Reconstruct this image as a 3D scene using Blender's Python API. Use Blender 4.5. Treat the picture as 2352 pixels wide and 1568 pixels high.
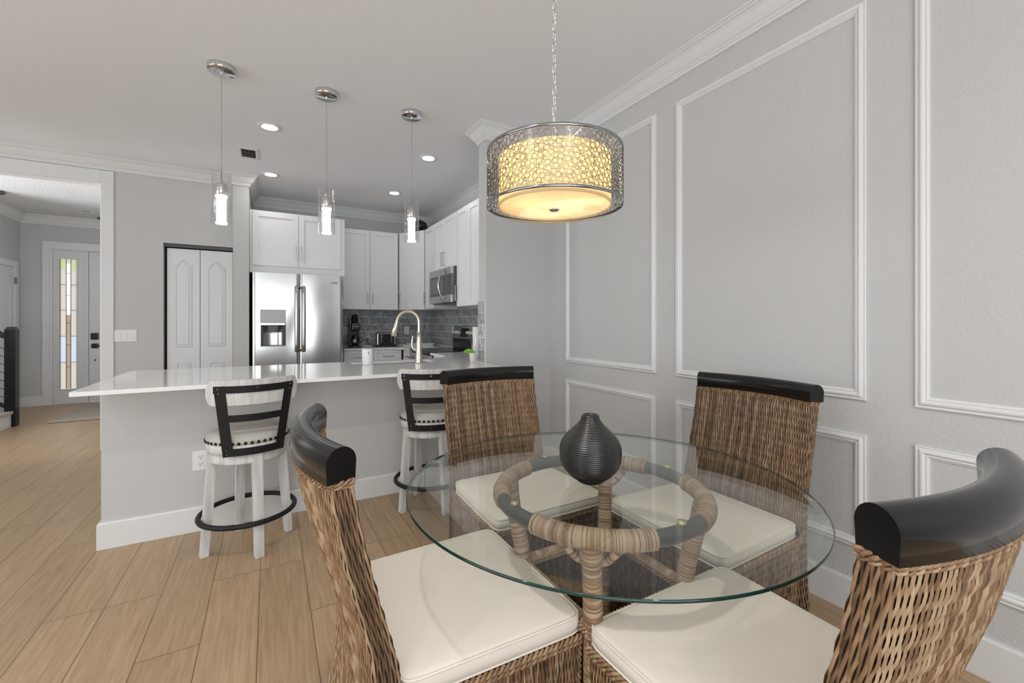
import bpy, bmesh, math, random
import numpy as np
from mathutils import Vector, Matrix

for o in list(bpy.data.objects):
    bpy.data.objects.remove(o, do_unlink=True)
C = bpy.context.scene.collection
S = bpy.context.scene
PI = math.pi

# ------------------------------------------------------------------ camera
HC = 1.21
cam_d = bpy.data.cameras.new('camera')
cam = bpy.data.objects.new('camera', cam_d)
C.objects.link(cam)
cam.location = (0, 0, HC)
YAW = math.atan((1176 - 618.8) / 986.7)
cam.rotation_euler = (PI / 2, 0, -YAW)
cam_d.sensor_width = 36.0
cam_d.lens = 986.7 / 2352 * 36.0
cam_d.shift_y = -(784 - 741.3) / 2352
cam_d.clip_start = 0.02
S.camera = cam

# ------------------------------------------------------------------ view, world, large lights
S.view_settings.view_transform = 'Standard'
S.view_settings.look = 'None'
S.view_settings.gamma = 1.0
S.view_settings.exposure = 0.24
S.view_settings.use_curve_mapping = False

W = bpy.data.worlds.new('world')
S.world = W
W.use_nodes = True
W.node_tree.nodes['Background'].inputs[0].default_value = (0.86, 0.93, 1.0, 1)
W.node_tree.nodes['Background'].inputs[1].default_value = 1.3


def area_light(name, loc, rot, sx, sy, power, col):
    l = bpy.data.lights.new(name, 'AREA')
    l.shape = 'RECTANGLE'; l.size = sx; l.size_y = sy; l.energy = power; l.color = col
    o = bpy.data.objects.new(name, l); C.objects.link(o)
    o.location = loc; o.rotation_euler = rot
    return o


# daylight through the sliding doors behind the camera; the two left-side fills are added and unseen
area_light('daylight_sliding_door', (-1.0, -2.74, 1.35), (PI / 2 + .85, 0, 0), 3.4, 1.7, 84, (0.93, 0.965, 1.0))
area_light('living_side_fill', (-4.9, 1.3, 1.3), (PI / 2 + .75, 0, -PI / 2), 4.4, 1.7, 50, (0.93, 0.965, 1.0))  # unseen living-side opening, added to even out the room light
area_light('stair_side_fill', (-4.9, 6.45, 1.7), (PI / 2 + .15, 0, -PI / 2), 1.3, 1.6, 78, (0.95, 0.97, 1.0)).data.spread = math.radians(115)  # added light from an unseen stair opening, brightens the foyer

# unseen downlights added to brighten cushions and floor (their fixtures are built with the other ceiling lights)
ADDED_DOWN = [(-.1, .85), (.3, -1.2), (-1.7, .4), (-1.7, -1.2), (-3.2, 1.2), (-3.2, 3.2)]
for x_, y_ in ADDED_DOWN:
    l_ = bpy.data.lights.new('added_downlight', 'AREA'); l_.shape = 'DISK'; l_.size = .11; l_.energy = 10 if y_ == .85 else 5.5; l_.color = (1.0, .97, .93); l_.spread = math.radians(150)
    o_ = bpy.data.objects.new('added_downlight', l_); C.objects.link(o_); o_.location = (x_, y_, 2.77)

# ------------------------------------------------------------------ materials
MATS = {}


def mat(name, col=(0.8, 0.8, 0.8), rough=0.5, metal=0.0, spec=0.5, noise=None, bump=None, coat=0.0):
    """Principled with optional colour noise (scale, col2, amount[, stretch]) and bump (scale, strength, dist)."""
    if name in MATS:
        return MATS[name]
    m = bpy.data.materials.new(name); m.use_nodes = True
    nt = m.node_tree; b = nt.nodes['Principled BSDF']
    b.inputs['Base Color'].default_value = (*col, 1)
    b.inputs['Roughness'].default_value = rough
    b.inputs['Metallic'].default_value = metal
    b.inputs['Specular IOR Level'].default_value = spec
    b.inputs['Coat Weight'].default_value = coat
    tc = nt.nodes.new('ShaderNodeTexCoord')
    if noise:
        sc, c2, amt = noise[:3]
        st = noise[3] if len(noise) > 3 else (1, 1, 1)
        mp = nt.nodes.new('ShaderNodeMapping'); mp.inputs['Scale'].default_value = st
        nt.links.new(tc.outputs['Object'], mp.inputs[0])
        n = nt.nodes.new('ShaderNodeTexNoise'); n.inputs['Scale'].default_value = sc
        n.inputs['Detail'].default_value = 6
        nt.links.new(mp.outputs[0], n.inputs['Vector'])
        r = nt.nodes.new('ShaderNodeValToRGB')
        r.color_ramp.elements[0].position = 0.5 - 0.25 / max(amt, .1) * amt
        r.color_ramp.elements[1].position = 0.5 + 0.25
        r.color_ramp.elements[0].color = (*col, 1)
        mixc = tuple(col[i] * (1 - amt) + c2[i] * amt for i in range(3))
        r.color_ramp.elements[1].color = (*mixc, 1)
        nt.links.new(n.outputs[0], r.inputs[0]); nt.links.new(r.outputs[0], b.inputs['Base Color'])
    if bump:
        sc, stg, dist = bump[:3]
        st = bump[3] if len(bump) > 3 else (1, 1, 1)
        mp = nt.nodes.new('ShaderNodeMapping'); mp.inputs['Scale'].default_value = st
        nt.links.new(tc.outputs['Object'], mp.inputs[0])
        n = nt.nodes.new('ShaderNodeTexNoise'); n.inputs['Scale'].default_value = sc
        n.inputs['Detail'].default_value = 3
        nt.links.new(mp.outputs[0], n.inputs['Vector'])
        bm = nt.nodes.new('ShaderNodeBump'); bm.inputs['Strength'].default_value = stg
        bm.inputs['Distance'].default_value = dist
        nt.links.new(n.outputs[0], bm.inputs['Height']); nt.links.new(bm.outputs[0], b.inputs['Normal'])
    MATS[name] = m
    return m


def emis(name, col, strength):
    if name in MATS:
        return MATS[name]
    m = bpy.data.materials.new(name); m.use_nodes = True
    b = m.node_tree.nodes['Principled BSDF']
    b.inputs['Base Color'].default_value = (*col, 1)
    b.inputs['Emission Color'].default_value = (*col, 1)
    b.inputs['Emission Strength'].default_value = strength
    MATS[name] = m
    return m


def thin_glass(name, tint=(0.96, 0.98, 0.97), refl=1.0, rough=0.0, base=0.04):
    """clear glass as transparent + Schlick-weighted gloss (same for every ray)"""
    m = bpy.data.materials.new(name); m.use_nodes = True
    nt = m.node_tree
    for n in list(nt.nodes):
        if n.type != 'OUTPUT_MATERIAL': nt.nodes.remove(n)
    out = nt.nodes['Material Output']
    tr = nt.nodes.new('ShaderNodeBsdfTransparent'); tr.inputs[0].default_value = (*tint, 1)
    gl = nt.nodes.new('ShaderNodeBsdfGlossy'); gl.inputs['Roughness'].default_value = rough
    gl.inputs[0].default_value = (1, 1, 1, 1)
    lw = nt.nodes.new('ShaderNodeLayerWeight'); lw.inputs[0].default_value = 0.5
    p = nt.nodes.new('ShaderNodeMath'); p.operation = 'POWER'; p.inputs[1].default_value = 5
    nt.links.new(lw.outputs['Facing'], p.inputs[0])
    q = nt.nodes.new('ShaderNodeMath'); q.operation = 'MULTIPLY_ADD'
    q.inputs[1].default_value = (1 - base) * refl; q.inputs[2].default_value = base * refl
    nt.links.new(p.outputs[0], q.inputs[0])
    mx = nt.nodes.new('ShaderNodeMixShader')
    nt.links.new(q.outputs[0], mx.inputs[0]); nt.links.new(tr.outputs[0], mx.inputs[1]); nt.links.new(gl.outputs[0], mx.inputs[2])
    nt.links.new(mx.outputs[0], out.inputs[0])
    return m


M_WALL = mat('wall_paint', (0.565, 0.56, 0.55), 0.75, bump=(95, 0.5, 0.004))
M_CEIL = mat('ceiling_paint', (0.87, 0.885, 0.90), 0.8, bump=(70, 0.25, 0.004))
M_CEIL2 = mat('knockdown_ceiling_paint', (0.72, 0.72, 0.71), 0.85, bump=(45, 0.5, 0.01))
M_TRIM = mat('trim_paint', (0.74, 0.74, 0.73), 0.4)
M_DOOR = mat('door_paint', (0.71, 0.72, 0.72), 0.35)
M_CAB = mat('cabinet_paint', (0.80, 0.80, 0.81), 0.32)
M_QUARTZ = mat('white_quartz', (0.86, 0.855, 0.845), 0.07, noise=(3.0, (0.80, 0.79, 0.775), 0.6, (0.6, 3.0, 1)))
M_STEEL = mat('brushed_steel', (0.50, 0.495, 0.485), 0.24, 1.0)
M_SHEET = mat('wavy_steel_sheet', (0.50, 0.495, 0.485), 0.22, 1.0, bump=(1.9, 0.5, 0.03, (2.0, 2.0, .7)))
for n_ in M_SHEET.node_tree.nodes:
    if n_.type == 'TEX_NOISE': n_.inputs['Detail'].default_value = 0.0
M_STEELD = mat('dark_steel', (0.22, 0.22, 0.225), 0.3, 1.0)
M_CHROME = mat('polished_chrome', (0.72, 0.72, 0.73), 0.06, 1.0)
M_RIM = mat('dark_chrome_rim', (0.36, 0.38, 0.41), 0.12, 1.0)
M_NICKEL = mat('brushed_nickel', (0.62, 0.56, 0.48), 0.22, 1.0)
M_BLACKM = mat('black_powder_metal', (0.012, 0.012, 0.013), 0.5, spec=.3, bump=(400, 0.2, 0.001))
M_BLACKP = mat('black_plastic', (0.012, 0.013, 0.016), 0.25)
M_GLOSSBLK = mat('black_glass', (0.006, 0.006, 0.007), 0.05)
M_DARKGAP = mat('shadow_gap', (0.02, 0.02, 0.02), 0.9)
M_GREYP = mat('grey_plastic', (0.50, 0.51, 0.52), 0.35)
M_GREYD = mat('dark_grey_plastic', (0.09, 0.09, 0.09), 0.4)
M_WHITEP = mat('white_plastic', (0.80, 0.80, 0.79), 0.35)
M_BLWOOD = mat('black_lacquered_wood', (0.008, 0.008, 0.008), 0.17, spec=0.38)
M_FABRIC = mat('offwhite_canvas', (0.78, 0.715, 0.64), 0.9, noise=(9, (0.72, 0.655, 0.575), 0.5), bump=(900, 0.25, 0.001))
M_LINEN = mat('grey_linen', (0.56, 0.53, 0.47), 0.95, noise=(160, (0.40, 0.385, 0.36), 0.8), bump=(600, 0.4, 0.002))
M_DWHITE = mat('distressed_white_wood', (0.74, 0.735, 0.72), 0.55, noise=(48, (0.34, 0.31, 0.28), 0.62, (1, 1, 0.07)))
M_RING = mat('dark_painted_tube', (0.045, 0.05, 0.048), 0.35)
M_NAIL = mat('dark_nailhead', (0.03, 0.025, 0.02), 0.25, 0.8)


def wicker_mat(name, c_dark, c_mid, c_light):
    m = bpy.data.materials.new(name); m.use_nodes = True
    nt = m.node_tree; b = nt.nodes['Principled BSDF']; b.inputs['Roughness'].default_value = 0.5
    at = nt.nodes.new('ShaderNodeAttribute'); at.attribute_name = 'tone'
    tc = nt.nodes.new('ShaderNodeTexCoord')
    n = nt.nodes.new('ShaderNodeTexNoise'); n.inputs['Scale'].default_value = 30; n.inputs['Detail'].default_value = 4
    nt.links.new(tc.outputs['Object'], n.inputs['Vector'])
    a = nt.nodes.new('ShaderNodeMath'); a.operation = 'MULTIPLY_ADD'; a.inputs[1].default_value = 0.7; a.inputs[2].default_value = -0.35
    nt.links.new(n.outputs[0], a.inputs[0])
    s = nt.nodes.new('ShaderNodeMath'); s.operation = 'ADD'
    nt.links.new(a.outputs[0], s.inputs[0]); nt.links.new(at.outputs['Fac'], s.inputs[1])
    r = nt.nodes.new('ShaderNodeValToRGB')
    r.color_ramp.elements[0].color = (*c_dark, 1); r.color_ramp.elements[0].position = 0.05
    r.color_ramp.elements[1].color = (*c_light, 1); r.color_ramp.elements[1].position = 0.95
    e = r.color_ramp.elements.new(0.5); e.color = (*c_mid, 1)
    nt.links.new(s.outputs[0], r.inputs[0]); nt.links.new(r.outputs[0], b.inputs['Base Color'])
    MATS[name] = m
    return m


M_WICK = wicker_mat('woven_rattan', (0.055, 0.028, 0.014), (0.235, 0.135, 0.068), (0.50, 0.37, 0.235))
M_WRAP = wicker_mat('wrapped_rattan', (0.17, 0.095, 0.05), (0.34, 0.215, 0.135), (0.50, 0.38, 0.28))
M_WBACK = mat('dark_rattan_core', (0.014, 0.009, 0.006), 0.9)


def floor_mat():
    m = bpy.data.materials.new('oak_plank_floor'); m.use_nodes = True
    nt = m.node_tree; b = nt.nodes['Principled BSDF']; L = nt.links.new
    tc = nt.nodes.new('ShaderNodeTexCoord')
    sp = nt.nodes.new('ShaderNodeSeparateXYZ'); L(tc.outputs['Object'], sp.inputs[0])
    cb = nt.nodes.new('ShaderNodeCombineXYZ')
    ax = nt.nodes.new('ShaderNodeMath'); ax.operation = 'ADD'; ax.inputs[1].default_value = 3.839
    L(sp.outputs['X'], ax.inputs[0])
    L(sp.outputs['Y'], cb.inputs[0]); L(ax.outputs[0], cb.inputs[1])
    br = nt.nodes.new('ShaderNodeTexBrick')
    br.inputs['Scale'].default_value = 1; br.inputs['Brick Width'].default_value = 1.22; br.inputs['Row Height'].default_value = 0.19
    br.inputs['Mortar Size'].default_value = 0.0016; br.inputs['Mortar Smooth'].default_value = 0.1
    br.inputs['Color1'].default_value = (0.0, 0, 0, 1); br.inputs['Color2'].default_value = (1, 1, 1, 1)
    br.inputs['Mortar'].default_value = (0.5, 0.5, 0.5, 1)
    br.offset = 0.37; br.offset_frequency = 3; br.squash = 1
    L(cb.outputs[0], br.inputs[0])
    mp = nt.nodes.new('ShaderNodeMapping'); mp.inputs['Scale'].default_value = (1.0, 0.06, 1)
    L(tc.outputs['Object'], mp.inputs[0])
    off = nt.nodes.new('ShaderNodeVectorMath'); off.operation = 'MULTIPLY_ADD'; off.inputs[1].default_value = (7, 7, 7)
    L(br.outputs['Color'], off.inputs[0]); L(mp.outputs[0], off.inputs[2])
    g = nt.nodes.new('ShaderNodeTexNoise'); g.inputs['Scale'].default_value = 75; g.inputs['Detail'].default_value = 8; g.inputs['Distortion'].default_value = 0.6
    L(off.outputs[0], g.inputs['Vector'])
    g2 = nt.nodes.new('ShaderNodeTexNoise'); g2.inputs['Scale'].default_value = 5; g2.inputs['Detail'].default_value = 3
    L(off.outputs[0], g2.inputs['Vector'])
    r = nt.nodes.new('ShaderNodeValToRGB')
    r.color_ramp.elements[0].position = 0.25; r.color_ramp.elements[0].color = (0.34, 0.225, 0.125, 1)
    r.color_ramp.elements[1].position = 0.75; r.color_ramp.elements[1].color = (0.48, 0.335, 0.205, 1)
    L(g.outputs[0], r.inputs[0])
    r2 = nt.nodes.new('ShaderNodeValToRGB')
    r2.color_ramp.elements[0].color = (0.92, 0.92, 0.92, 1); r2.color_ramp.elements[1].color = (1.08, 1.08, 1.08, 1)
    L(g2.outputs[0], r2.inputs[0])
    mx = nt.nodes.new('ShaderNodeMix'); mx.data_type = 'RGBA'; mx.blend_type = 'MULTIPLY'; mx.inputs[0].default_value = 1
    L(r.outputs[0], mx.inputs[6]); L(r2.outputs[0], mx.inputs[7])
    pl = nt.nodes.new('ShaderNodeMapRange'); pl.inputs[3].default_value = 0.93; pl.inputs[4].default_value = 1.05
    L(br.outputs['Color'], pl.inputs[0])
    mx2 = nt.nodes.new('ShaderNodeMix'); mx2.data_type = 'RGBA'; mx2.blend_type = 'MULTIPLY'; mx2.inputs[0].default_value = 1
    L(mx.outputs[2], mx2.inputs[6]); L(pl.outputs[0], mx2.inputs[7])
    mx3 = nt.nodes.new('ShaderNodeMix'); mx3.data_type = 'RGBA'
    L(br.outputs['Fac'], mx3.inputs[0]); L(mx2.outputs[2], mx3.inputs[6]); mx3.inputs[7].default_value = (0.13, 0.085, 0.05, 1)
    L(mx3.outputs[2], b.inputs['Base Color'])
    b.inputs['Roughness'].default_value = 0.36
    bm = nt.nodes.new('ShaderNodeBump'); bm.inputs['Strength'].default_value = 0.12; bm.inputs['Distance'].default_value = 0.003
    L(g.outputs[0], bm.inputs['Height']); L(bm.outputs[0], b.inputs['Normal'])
    return m


M_FLOOR = floor_mat()


def tile_mat(name, horiz, light=1.0):
    """grey slate look subway tile; horiz = 'X' or 'Y' world axis running along the wall"""
    m = bpy.data.materials.new(name); m.use_nodes = True
    nt = m.node_tree; b = nt.nodes['Principled BSDF']; L = nt.links.new
    tc = nt.nodes.new('ShaderNodeTexCoord')
    sp = nt.nodes.new('ShaderNodeSeparateXYZ'); L(tc.outputs['Object'], sp.inputs[0])
    cb = nt.nodes.new('ShaderNodeCombineXYZ')
    az = nt.nodes.new('ShaderNodeMath'); az.operation = 'ADD'; az.inputs[1].default_value = -0.893
    L(sp.outputs['Z'], az.inputs[0])
    L(sp.outputs[horiz], cb.inputs[0]); L(az.outputs[0], cb.inputs[1])
    br = nt.nodes.new('ShaderNodeTexBrick')
    br.inputs['Scale'].default_value = 1; br.inputs['Brick Width'].default_value = 0.305; br.inputs['Row Height'].default_value = 0.0995
    br.inputs['Mortar Size'].default_value = 0.003; br.inputs['Mortar Smooth'].default_value = 0
    br.inputs['Color1'].default_value = (0, 0, 0, 1); br.inputs['Color2'].default_value = (1, 1, 1, 1)
    L(cb.outputs[0], br.inputs[0])
    n = nt.nodes.new('ShaderNodeTexNoise'); n.inputs['Scale'].default_value = 22; n.inputs['Detail'].default_value = 8; n.inputs['Distortion'].default_value = 1.0
    L(tc.outputs['Object'], n.inputs['Vector'])
    r = nt.nodes.new('ShaderNodeValToRGB')
    r.color_ramp.elements[0].position = 0.3; r.color_ramp.elements[0].color = (0.165 * light, 0.17 * light, 0.178 * light, 1)
    r.color_ramp.elements[1].position = 0.72; r.color_ramp.elements[1].color = (0.49 * light, 0.50 * light, 0.51 * light, 1)
    L(n.outputs[0], r.inputs[0])
    mr = nt.nodes.new('ShaderNodeMapRange'); mr.inputs[3].default_value = 0.8; mr.inputs[4].default_value = 1.2
    L(br.outputs['Color'], mr.inputs[0])
    mx = nt.nodes.new('ShaderNodeMix'); mx.data_type = 'RGBA'; mx.blend_type = 'MULTIPLY'; mx.inputs[0].default_value = 1
    L(r.outputs[0], mx.inputs[6]); L(mr.outputs[0], mx.inputs[7])
    m3 = nt.nodes.new('ShaderNodeMix'); m3.data_type = 'RGBA'
    L(br.outputs['Fac'], m3.inputs[0]); L(mx.outputs[2], m3.inputs[6]); m3.inputs[7].default_value = (0.72, 0.72, 0.70, 1)
    L(m3.outputs[2], b.inputs['Base Color'])
    b.inputs['Roughness'].default_value = 0.35
    return m


# ------------------------------------------------------------------ mesh builder
class MB:
    def __init__(s):
        s.v = []; s.f = []; s.mi = []; s.sm = []; s.tone = []

    def add(s, vs, fs, mi=0, smooth=False, tone=0.5):
        o = len(s.v)
        s.v += [tuple(float(c) for c in p) for p in vs]
        s.f += [tuple(i + o for i in f) for f in fs]
        s.mi += [mi] * len(fs); s.sm += [smooth] * len(fs)
        s.tone += [tone] * len(vs) if not isinstance(tone, (list, tuple)) else list(tone)

    def box(s, x0, x1, y0, y1, z0, z1, mi=0, b=0.0):
        if b > 0:
            bm = bmesh.new()
            bmesh.ops.create_cube(bm, size=1)
            for v in bm.verts:
                v.co = Vector(((x0 + x1) / 2 + v.co.x * (x1 - x0), (y0 + y1) / 2 + v.co.y * (y1 - y0), (z0 + z1) / 2 + v.co.z * (z1 - z0)))
            bmesh.ops.bevel(bm, geom=bm.edges[:], offset=b, segments=2 if b < 0.01 else 4, profile=0.5, affect='EDGES')
            bm.verts.index_update()
            s.add([v.co for v in bm.verts], [[v.index for v in f.verts] for f in bm.faces], mi, False)
            bm.free()
        else:
            v = [(x, y, z) for x in (x0, x1) for y in (y0, y1) for z in (z0, z1)]
            s.add(v, [(0, 1, 3, 2), (4, 6, 7, 5), (0, 4, 5, 1), (2, 3, 7, 6), (0, 2, 6, 4), (1, 5, 7, 3)], mi)

    def bar(s, p, q, w, h, mi=0, up=(0, 0, 1)):
        p = Vector(p); q = Vector(q); d = (q - p).normalized()
        u = Vector(up)
        if abs(d.dot(u)) > 0.99: u = Vector((0, 1, 0))
        a = d.cross(u).normalized() * w / 2; b = a.cross(d).normalized() * h / 2
        v = [e + i * a + j * b for e in (p, q) for i, j in ((-1, -1), (1, -1), (1, 1), (-1, 1))]
        s.add(v, [(0, 1, 2, 3), (7, 6, 5, 4), (0, 4, 5, 1), (1, 5, 6, 2), (2, 6, 7, 3), (3, 7, 4, 0)], mi)

    def tube(s, pts, r, n=12, mi=0, closed=False, caps=True, tone=0.5):
        P = [Vector(p) for p in pts]; m = len(P)
        R = r if callable(r) else (lambda i: r)
        T = []
        for i in range(m):
            a = P[(i - 1) % m] if (closed or i > 0) else P[i]
            b = P[(i + 1) % m] if (closed or i < m - 1) else P[i]
            T.append((b - a).normalized())
        u = T[0].orthogonal().normalized()
        vs = []; tn = []
        for i in range(m):
            u = (u - T[i] * u.dot(T[i])).normalized(); w = T[i].cross(u)
            for k in range(n):
                a = 2 * PI * k / n
                vs.append(P[i] + (u * math.cos(a) + w * math.sin(a)) * R(i))
                tn.append(tone(i) if callable(tone) else tone)
        fs = []
        for i in range(m if closed else m - 1):
            for k in range(n):
                a, b = i * n + k, i * n + (k + 1) % n
                c, d = ((i + 1) % m) * n + (k + 1) % n, ((i + 1) % m) * n + k
                fs.append((a, b, c, d))
        if closed:
            # frames may twist; re-map seam by nearest start vertex
            fs = fs[:(m - 1) * n]
            last = (m - 1) * n
            best = min(range(n), key=lambda k: (vs[k] - vs[last]).length)
            for k in range(n):
                fs.append((last + k, last + (k + 1) % n, (best + k + 1) % n, (best + k) % n))
        s.add(vs, fs, mi, True, tn)
        if caps and not closed:
            s.add(vs[:n], [tuple(range(n))[::-1]], mi); s.add(vs[-n:], [tuple(range(n))], mi)

    def lathe(s, prof, n=48, mi=0, c=(0, 0, 0), smooth=True):
        vs = []; m = len(prof)
        for r, z in prof:
            for k in range(n):
                a = 2 * PI * k / n
                vs.append((c[0] + r * math.cos(a), c[1] + r * math.sin(a), c[2] + z))
        fs = []
        for i in range(m - 1):
            for k in range(n):
                k2 = (k + 1) % n
                fs.append((i * n + k, i * n + k2, (i + 1) * n + k2, (i + 1) * n + k))
        s.add(vs, fs, mi, smooth)
        if prof[0][0] > 1e-6: pass
        return s

    def disc(s, c, r, n=48, mi=0, up=True):
        vs = [(c[0] + r * math.cos(2 * PI * k / n), c[1] + r * math.sin(2 * PI * k / n), c[2]) for k in range(n)]
        f = tuple(range(n)) if up else tuple(range(n))[::-1]
        s.add(vs, [f], mi)

    def prism(s, poly, d0, d1, axis='y', mi=0):
        """extrude a 2D polygon: axis 'y' -> poly (x,z); 'z' -> (x,y); 'x' -> (y,z)"""
        def P(a, b, d):
            return (a, d, b) if axis == 'y' else ((a, b, d) if axis == 'z' else (d, a, b))
        n = len(poly)
        vs = [P(a, b, d0) for a, b in poly] + [P(a, b, d1) for a, b in poly]
        fs = [tuple(range(n)), tuple(range(2 * n - 1, n - 1, -1))] + [(i, i + n, (i + 1) % n + n, (i + 1) % n) for i in range(n)]
        s.add(vs, fs, mi)

    def grid(s, fn, nu, nv, mi=0, smooth=True, flip=False):
        vs = [fn(i / nu, j / nv) for j in range(nv + 1) for i in range(nu + 1)]
        fs = []
        for j in range(nv):
            for i in range(nu):
                a = j * (nu + 1) + i
                q = (a, a + 1, a + nu + 2, a + nu + 1)
                fs.append(q[::-1] if flip else q)
        s.add(vs, fs, mi, smooth)

    def build(s, name, mats, parent=None, loc=None, rotz=0, fixn=True):
        me = bpy.data.meshes.new(name)
        me.from_pydata(s.v, [], s.f)
        if not isinstance(mats, (list, tuple)): mats = [mats]
        for m in mats: me.materials.append(m)
        me.polygons.foreach_set('material_index', s.mi)
        me.polygons.foreach_set('use_smooth', s.sm)
        at = me.attributes.new('tone', 'FLOAT', 'POINT'); at.data.foreach_set('value', s.tone)
        if fixn:
            bm = bmesh.new(); bm.from_mesh(me)
            bmesh.ops.recalc_face_normals(bm, faces=bm.faces); bm.to_mesh(me); bm.free()
        me.update()
        o = bpy.data.objects.new(name, me); C.objects.link(o)
        if parent is not None: o.parent = parent
        if loc is not None: o.location = loc
        o.rotation_euler = (0, 0, rotz)
        return o


def empty(name, loc, rz=0, label=None, cat=None, group=None):
    o = bpy.data.objects.new(name, None); C.objects.link(o)
    o.location = loc; o.rotation_euler = (0, 0, rz); o.empty_display_size = 0.05
    if label: o['label'] = label
    if cat: o['category'] = cat
    if group: o['group'] = group
    return o


def tag(o, label, cat, group=None):
    o['label'] = label; o['category'] = cat
    if group: o['group'] = group
    return o


def struct(o):
    o['kind'] = 'structure'
    return o


def copy_tree(o, parent=None):
    c = o.copy(); C.objects.link(c)
    if parent is not None: c.parent = parent
    for ch in [x for x in bpy.data.objects if x.parent == o and x is not c]:
        copy_tree(ch, c)
    return c


def sbox(name, x0, x1, y0, y1, z0, z1, m, mi=0):
    b = MB(); b.box(x0, x1, y0, y1, z0, z1); return struct(b.build(name, m))


def text_mesh(name, txt, size, m, parent, mat4, thick=0.0004):
    cu = bpy.data.curves.new(name, 'FONT'); cu.body = txt; cu.size = size; cu.extrude = thick
    cu.align_x = 'CENTER'; cu.align_y = 'CENTER'
    o = bpy.data.objects.new(name, cu); C.objects.link(o)
    dg = bpy.context.evaluated_depsgraph_get(); dg.update()
    me = bpy.data.meshes.new_from_object(o.evaluated_get(dg))
    bpy.data.objects.remove(o, do_unlink=True)
    o = bpy.data.objects.new(name, me); C.objects.link(o)
    me.materials.clear(); me.materials.append(m)
    o.parent = parent; o.matrix_local = mat4
    return o


# ------------------------------------------------------------------ key dimensions
CH = 2.78          # ceiling
XR = 2.13          # right wall
YP = 3.085         # face of the peninsula half wall and wing wall
YB = 6.27          # kitchen back wall
YL = 5.486         # pantry / foyer-opening wall
XW = 1.503         # end of wing wall
ZC = 0.89          # counter top

# ------------------------------------------------------------------ shell
b = MB(); b.box(-5.2, 2.3, -2.95, 9.1, -0.12, 0); struct(b.build('floor', M_FLOOR))
b = MB(); b.box(-5.2, 2.3, -2.95, YL + 0.06, CH, CH + 0.1); b.box(-0.3, 2.3, YL + 0.06, 6.45, CH, CH + 0.1); struct(b.build('ceiling', M_CEIL))
b = MB(); b.box(-5.2, -0.3, YL + 0.06, 9.1, CH, CH + 0.1); struct(b.build('ceiling_foyer', M_CEIL2))
sbox('wall_right', XR, XR + 0.12, -2.9, YB + 0.12, 0, CH, M_WALL)
sbox('wall_kitchen_back', -0.335, XR, YB, YB + 0.12, 0, CH, M_WALL)
sbox('wall_column', -0.335, -0.19, 5.392, YB, 0, CH, M_WALL)
b = MB()
b.box(-5.0, -3.15, YL, YL + 0.12, 0, CH); b.box(-3.15, -1.396, YL, YL + 0.12, 2.542, CH)
b.box(-1.396, -0.929, YL, YL + 0.12, 0, CH); b.box(-0.929, -0.335, YL, YL + 0.12, 2.017, CH)
struct(b.build('wall_pantry', M_WALL))
b = MB(); b.box(XW, XR, YP, YP + 0.13, 0, CH); struct(b.build('wall_wing', M_WALL))
sbox('wall_peninsula', -0.785, XW, YP, YP + 0.12, 0, ZC - 0.021, M_WALL)
# pantry closet interior
b = MB(); b.box(-1.3, -0.335, 6.3, 6.36, 0, CH); b.box(-1.36, -1.3, YL + .12, 6.36, 0, CH); struct(b.build('wall_closet', M_WALL))
# living side and behind the camera, with window openings
b = MB()
b.box(-5.12, -5.0, -2.9, -1.0, 0, CH); b.box(-5.12, -5.0, 3.6, YL + .12, 0, CH)
b.box(-5.12, -5.0, -1.0, 3.6, 0, 0.2); b.box(-5.12, -5.0, -1.0, 3.6, 2.4, CH)
struct(b.build('wall_left', M_WALL))
b = MB()
b.box(-5.12, -2.7, -2.92, -2.8, 0, CH); b.box(1.5, XR + .12, -2.92, -2.8, 0, CH)
b.box(-2.7, 1.5, -2.92, -2.8, 2.4, CH); b.box(-2.7, 1.5, -2.92, -2.8, 0, 0.1)
struct(b.build('wall_behind', M_WALL))
b = MB()
for x in (-2.7, -1.3, 0.1, 1.46): b.box(x, x + 0.04, -2.9, -2.84, 0.1, 2.4)
struct(b.build('window_2', M_TRIM))
b = MB()
for y in (-1.0, 0.5, 2.05, 3.56): b.box(-5.1, -5.04, y, y + 0.04, 0.2, 2.4)
struct(b.build('window_3', M_TRIM))  # frame of the unseen opening added for even light
# foyer and stair shell
sbox('wall_foyer_far', -5.0, -0.3, 8.85, 9.0, 0, CH, M_WALL) if False else None
b = MB()
b.box(-5.0, -2.815, 8.85, 8.97, 0, CH); b.box(-1.45, -0.9, 8.85, 8.97, 0, CH); b.box(-2.815, -1.45, 8.85, 8.97, 2.33, CH)
struct(b.build('wall_foyer_far', M_WALL))
sbox('wall_foyer_left', -3.24, -3.12, 7.34, 8.85, 0, CH, M_WALL)
sbox('wall_foyer_right', -0.9, -0.8, YL + .12, 8.97, 0, CH, M_WALL) if False else None
b = MB(); b.box(-1.36, -1.26, 6.36, 8.85, 0, CH); struct(b.build('wall_foyer_right', M_WALL))
b = MB(); b.box(-5.0, -3.24, 7.34, 7.44, 0, CH); struct(b.build('wall_stair_back', M_WALL))
b = MB(); b.box(-5.12, -5.0, YL + .12, 7.44, 0, 0.8); b.box(-5.12, -5.0, YL + .12, 7.44, 2.6, CH)
b.box(-5.12, -5.0, YL + .12, 5.75, .8, 2.6); b.box(-5.12, -5.0, 7.15, 7.44, .8, 2.6); struct(b.build('wall_stair_left', M_WALL))

# ------------------------------------------------------------------ crown moulding and baseboards
CROWN = [(0, .112), (.012, .112), (.013, .098), (.019, .094), (.020, .086), (.030, .078), (.046, .055), (.058, .034), (.070, .022), (.080, .018), (.081, .010), (.090, .008), (.090, 0)]


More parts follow.
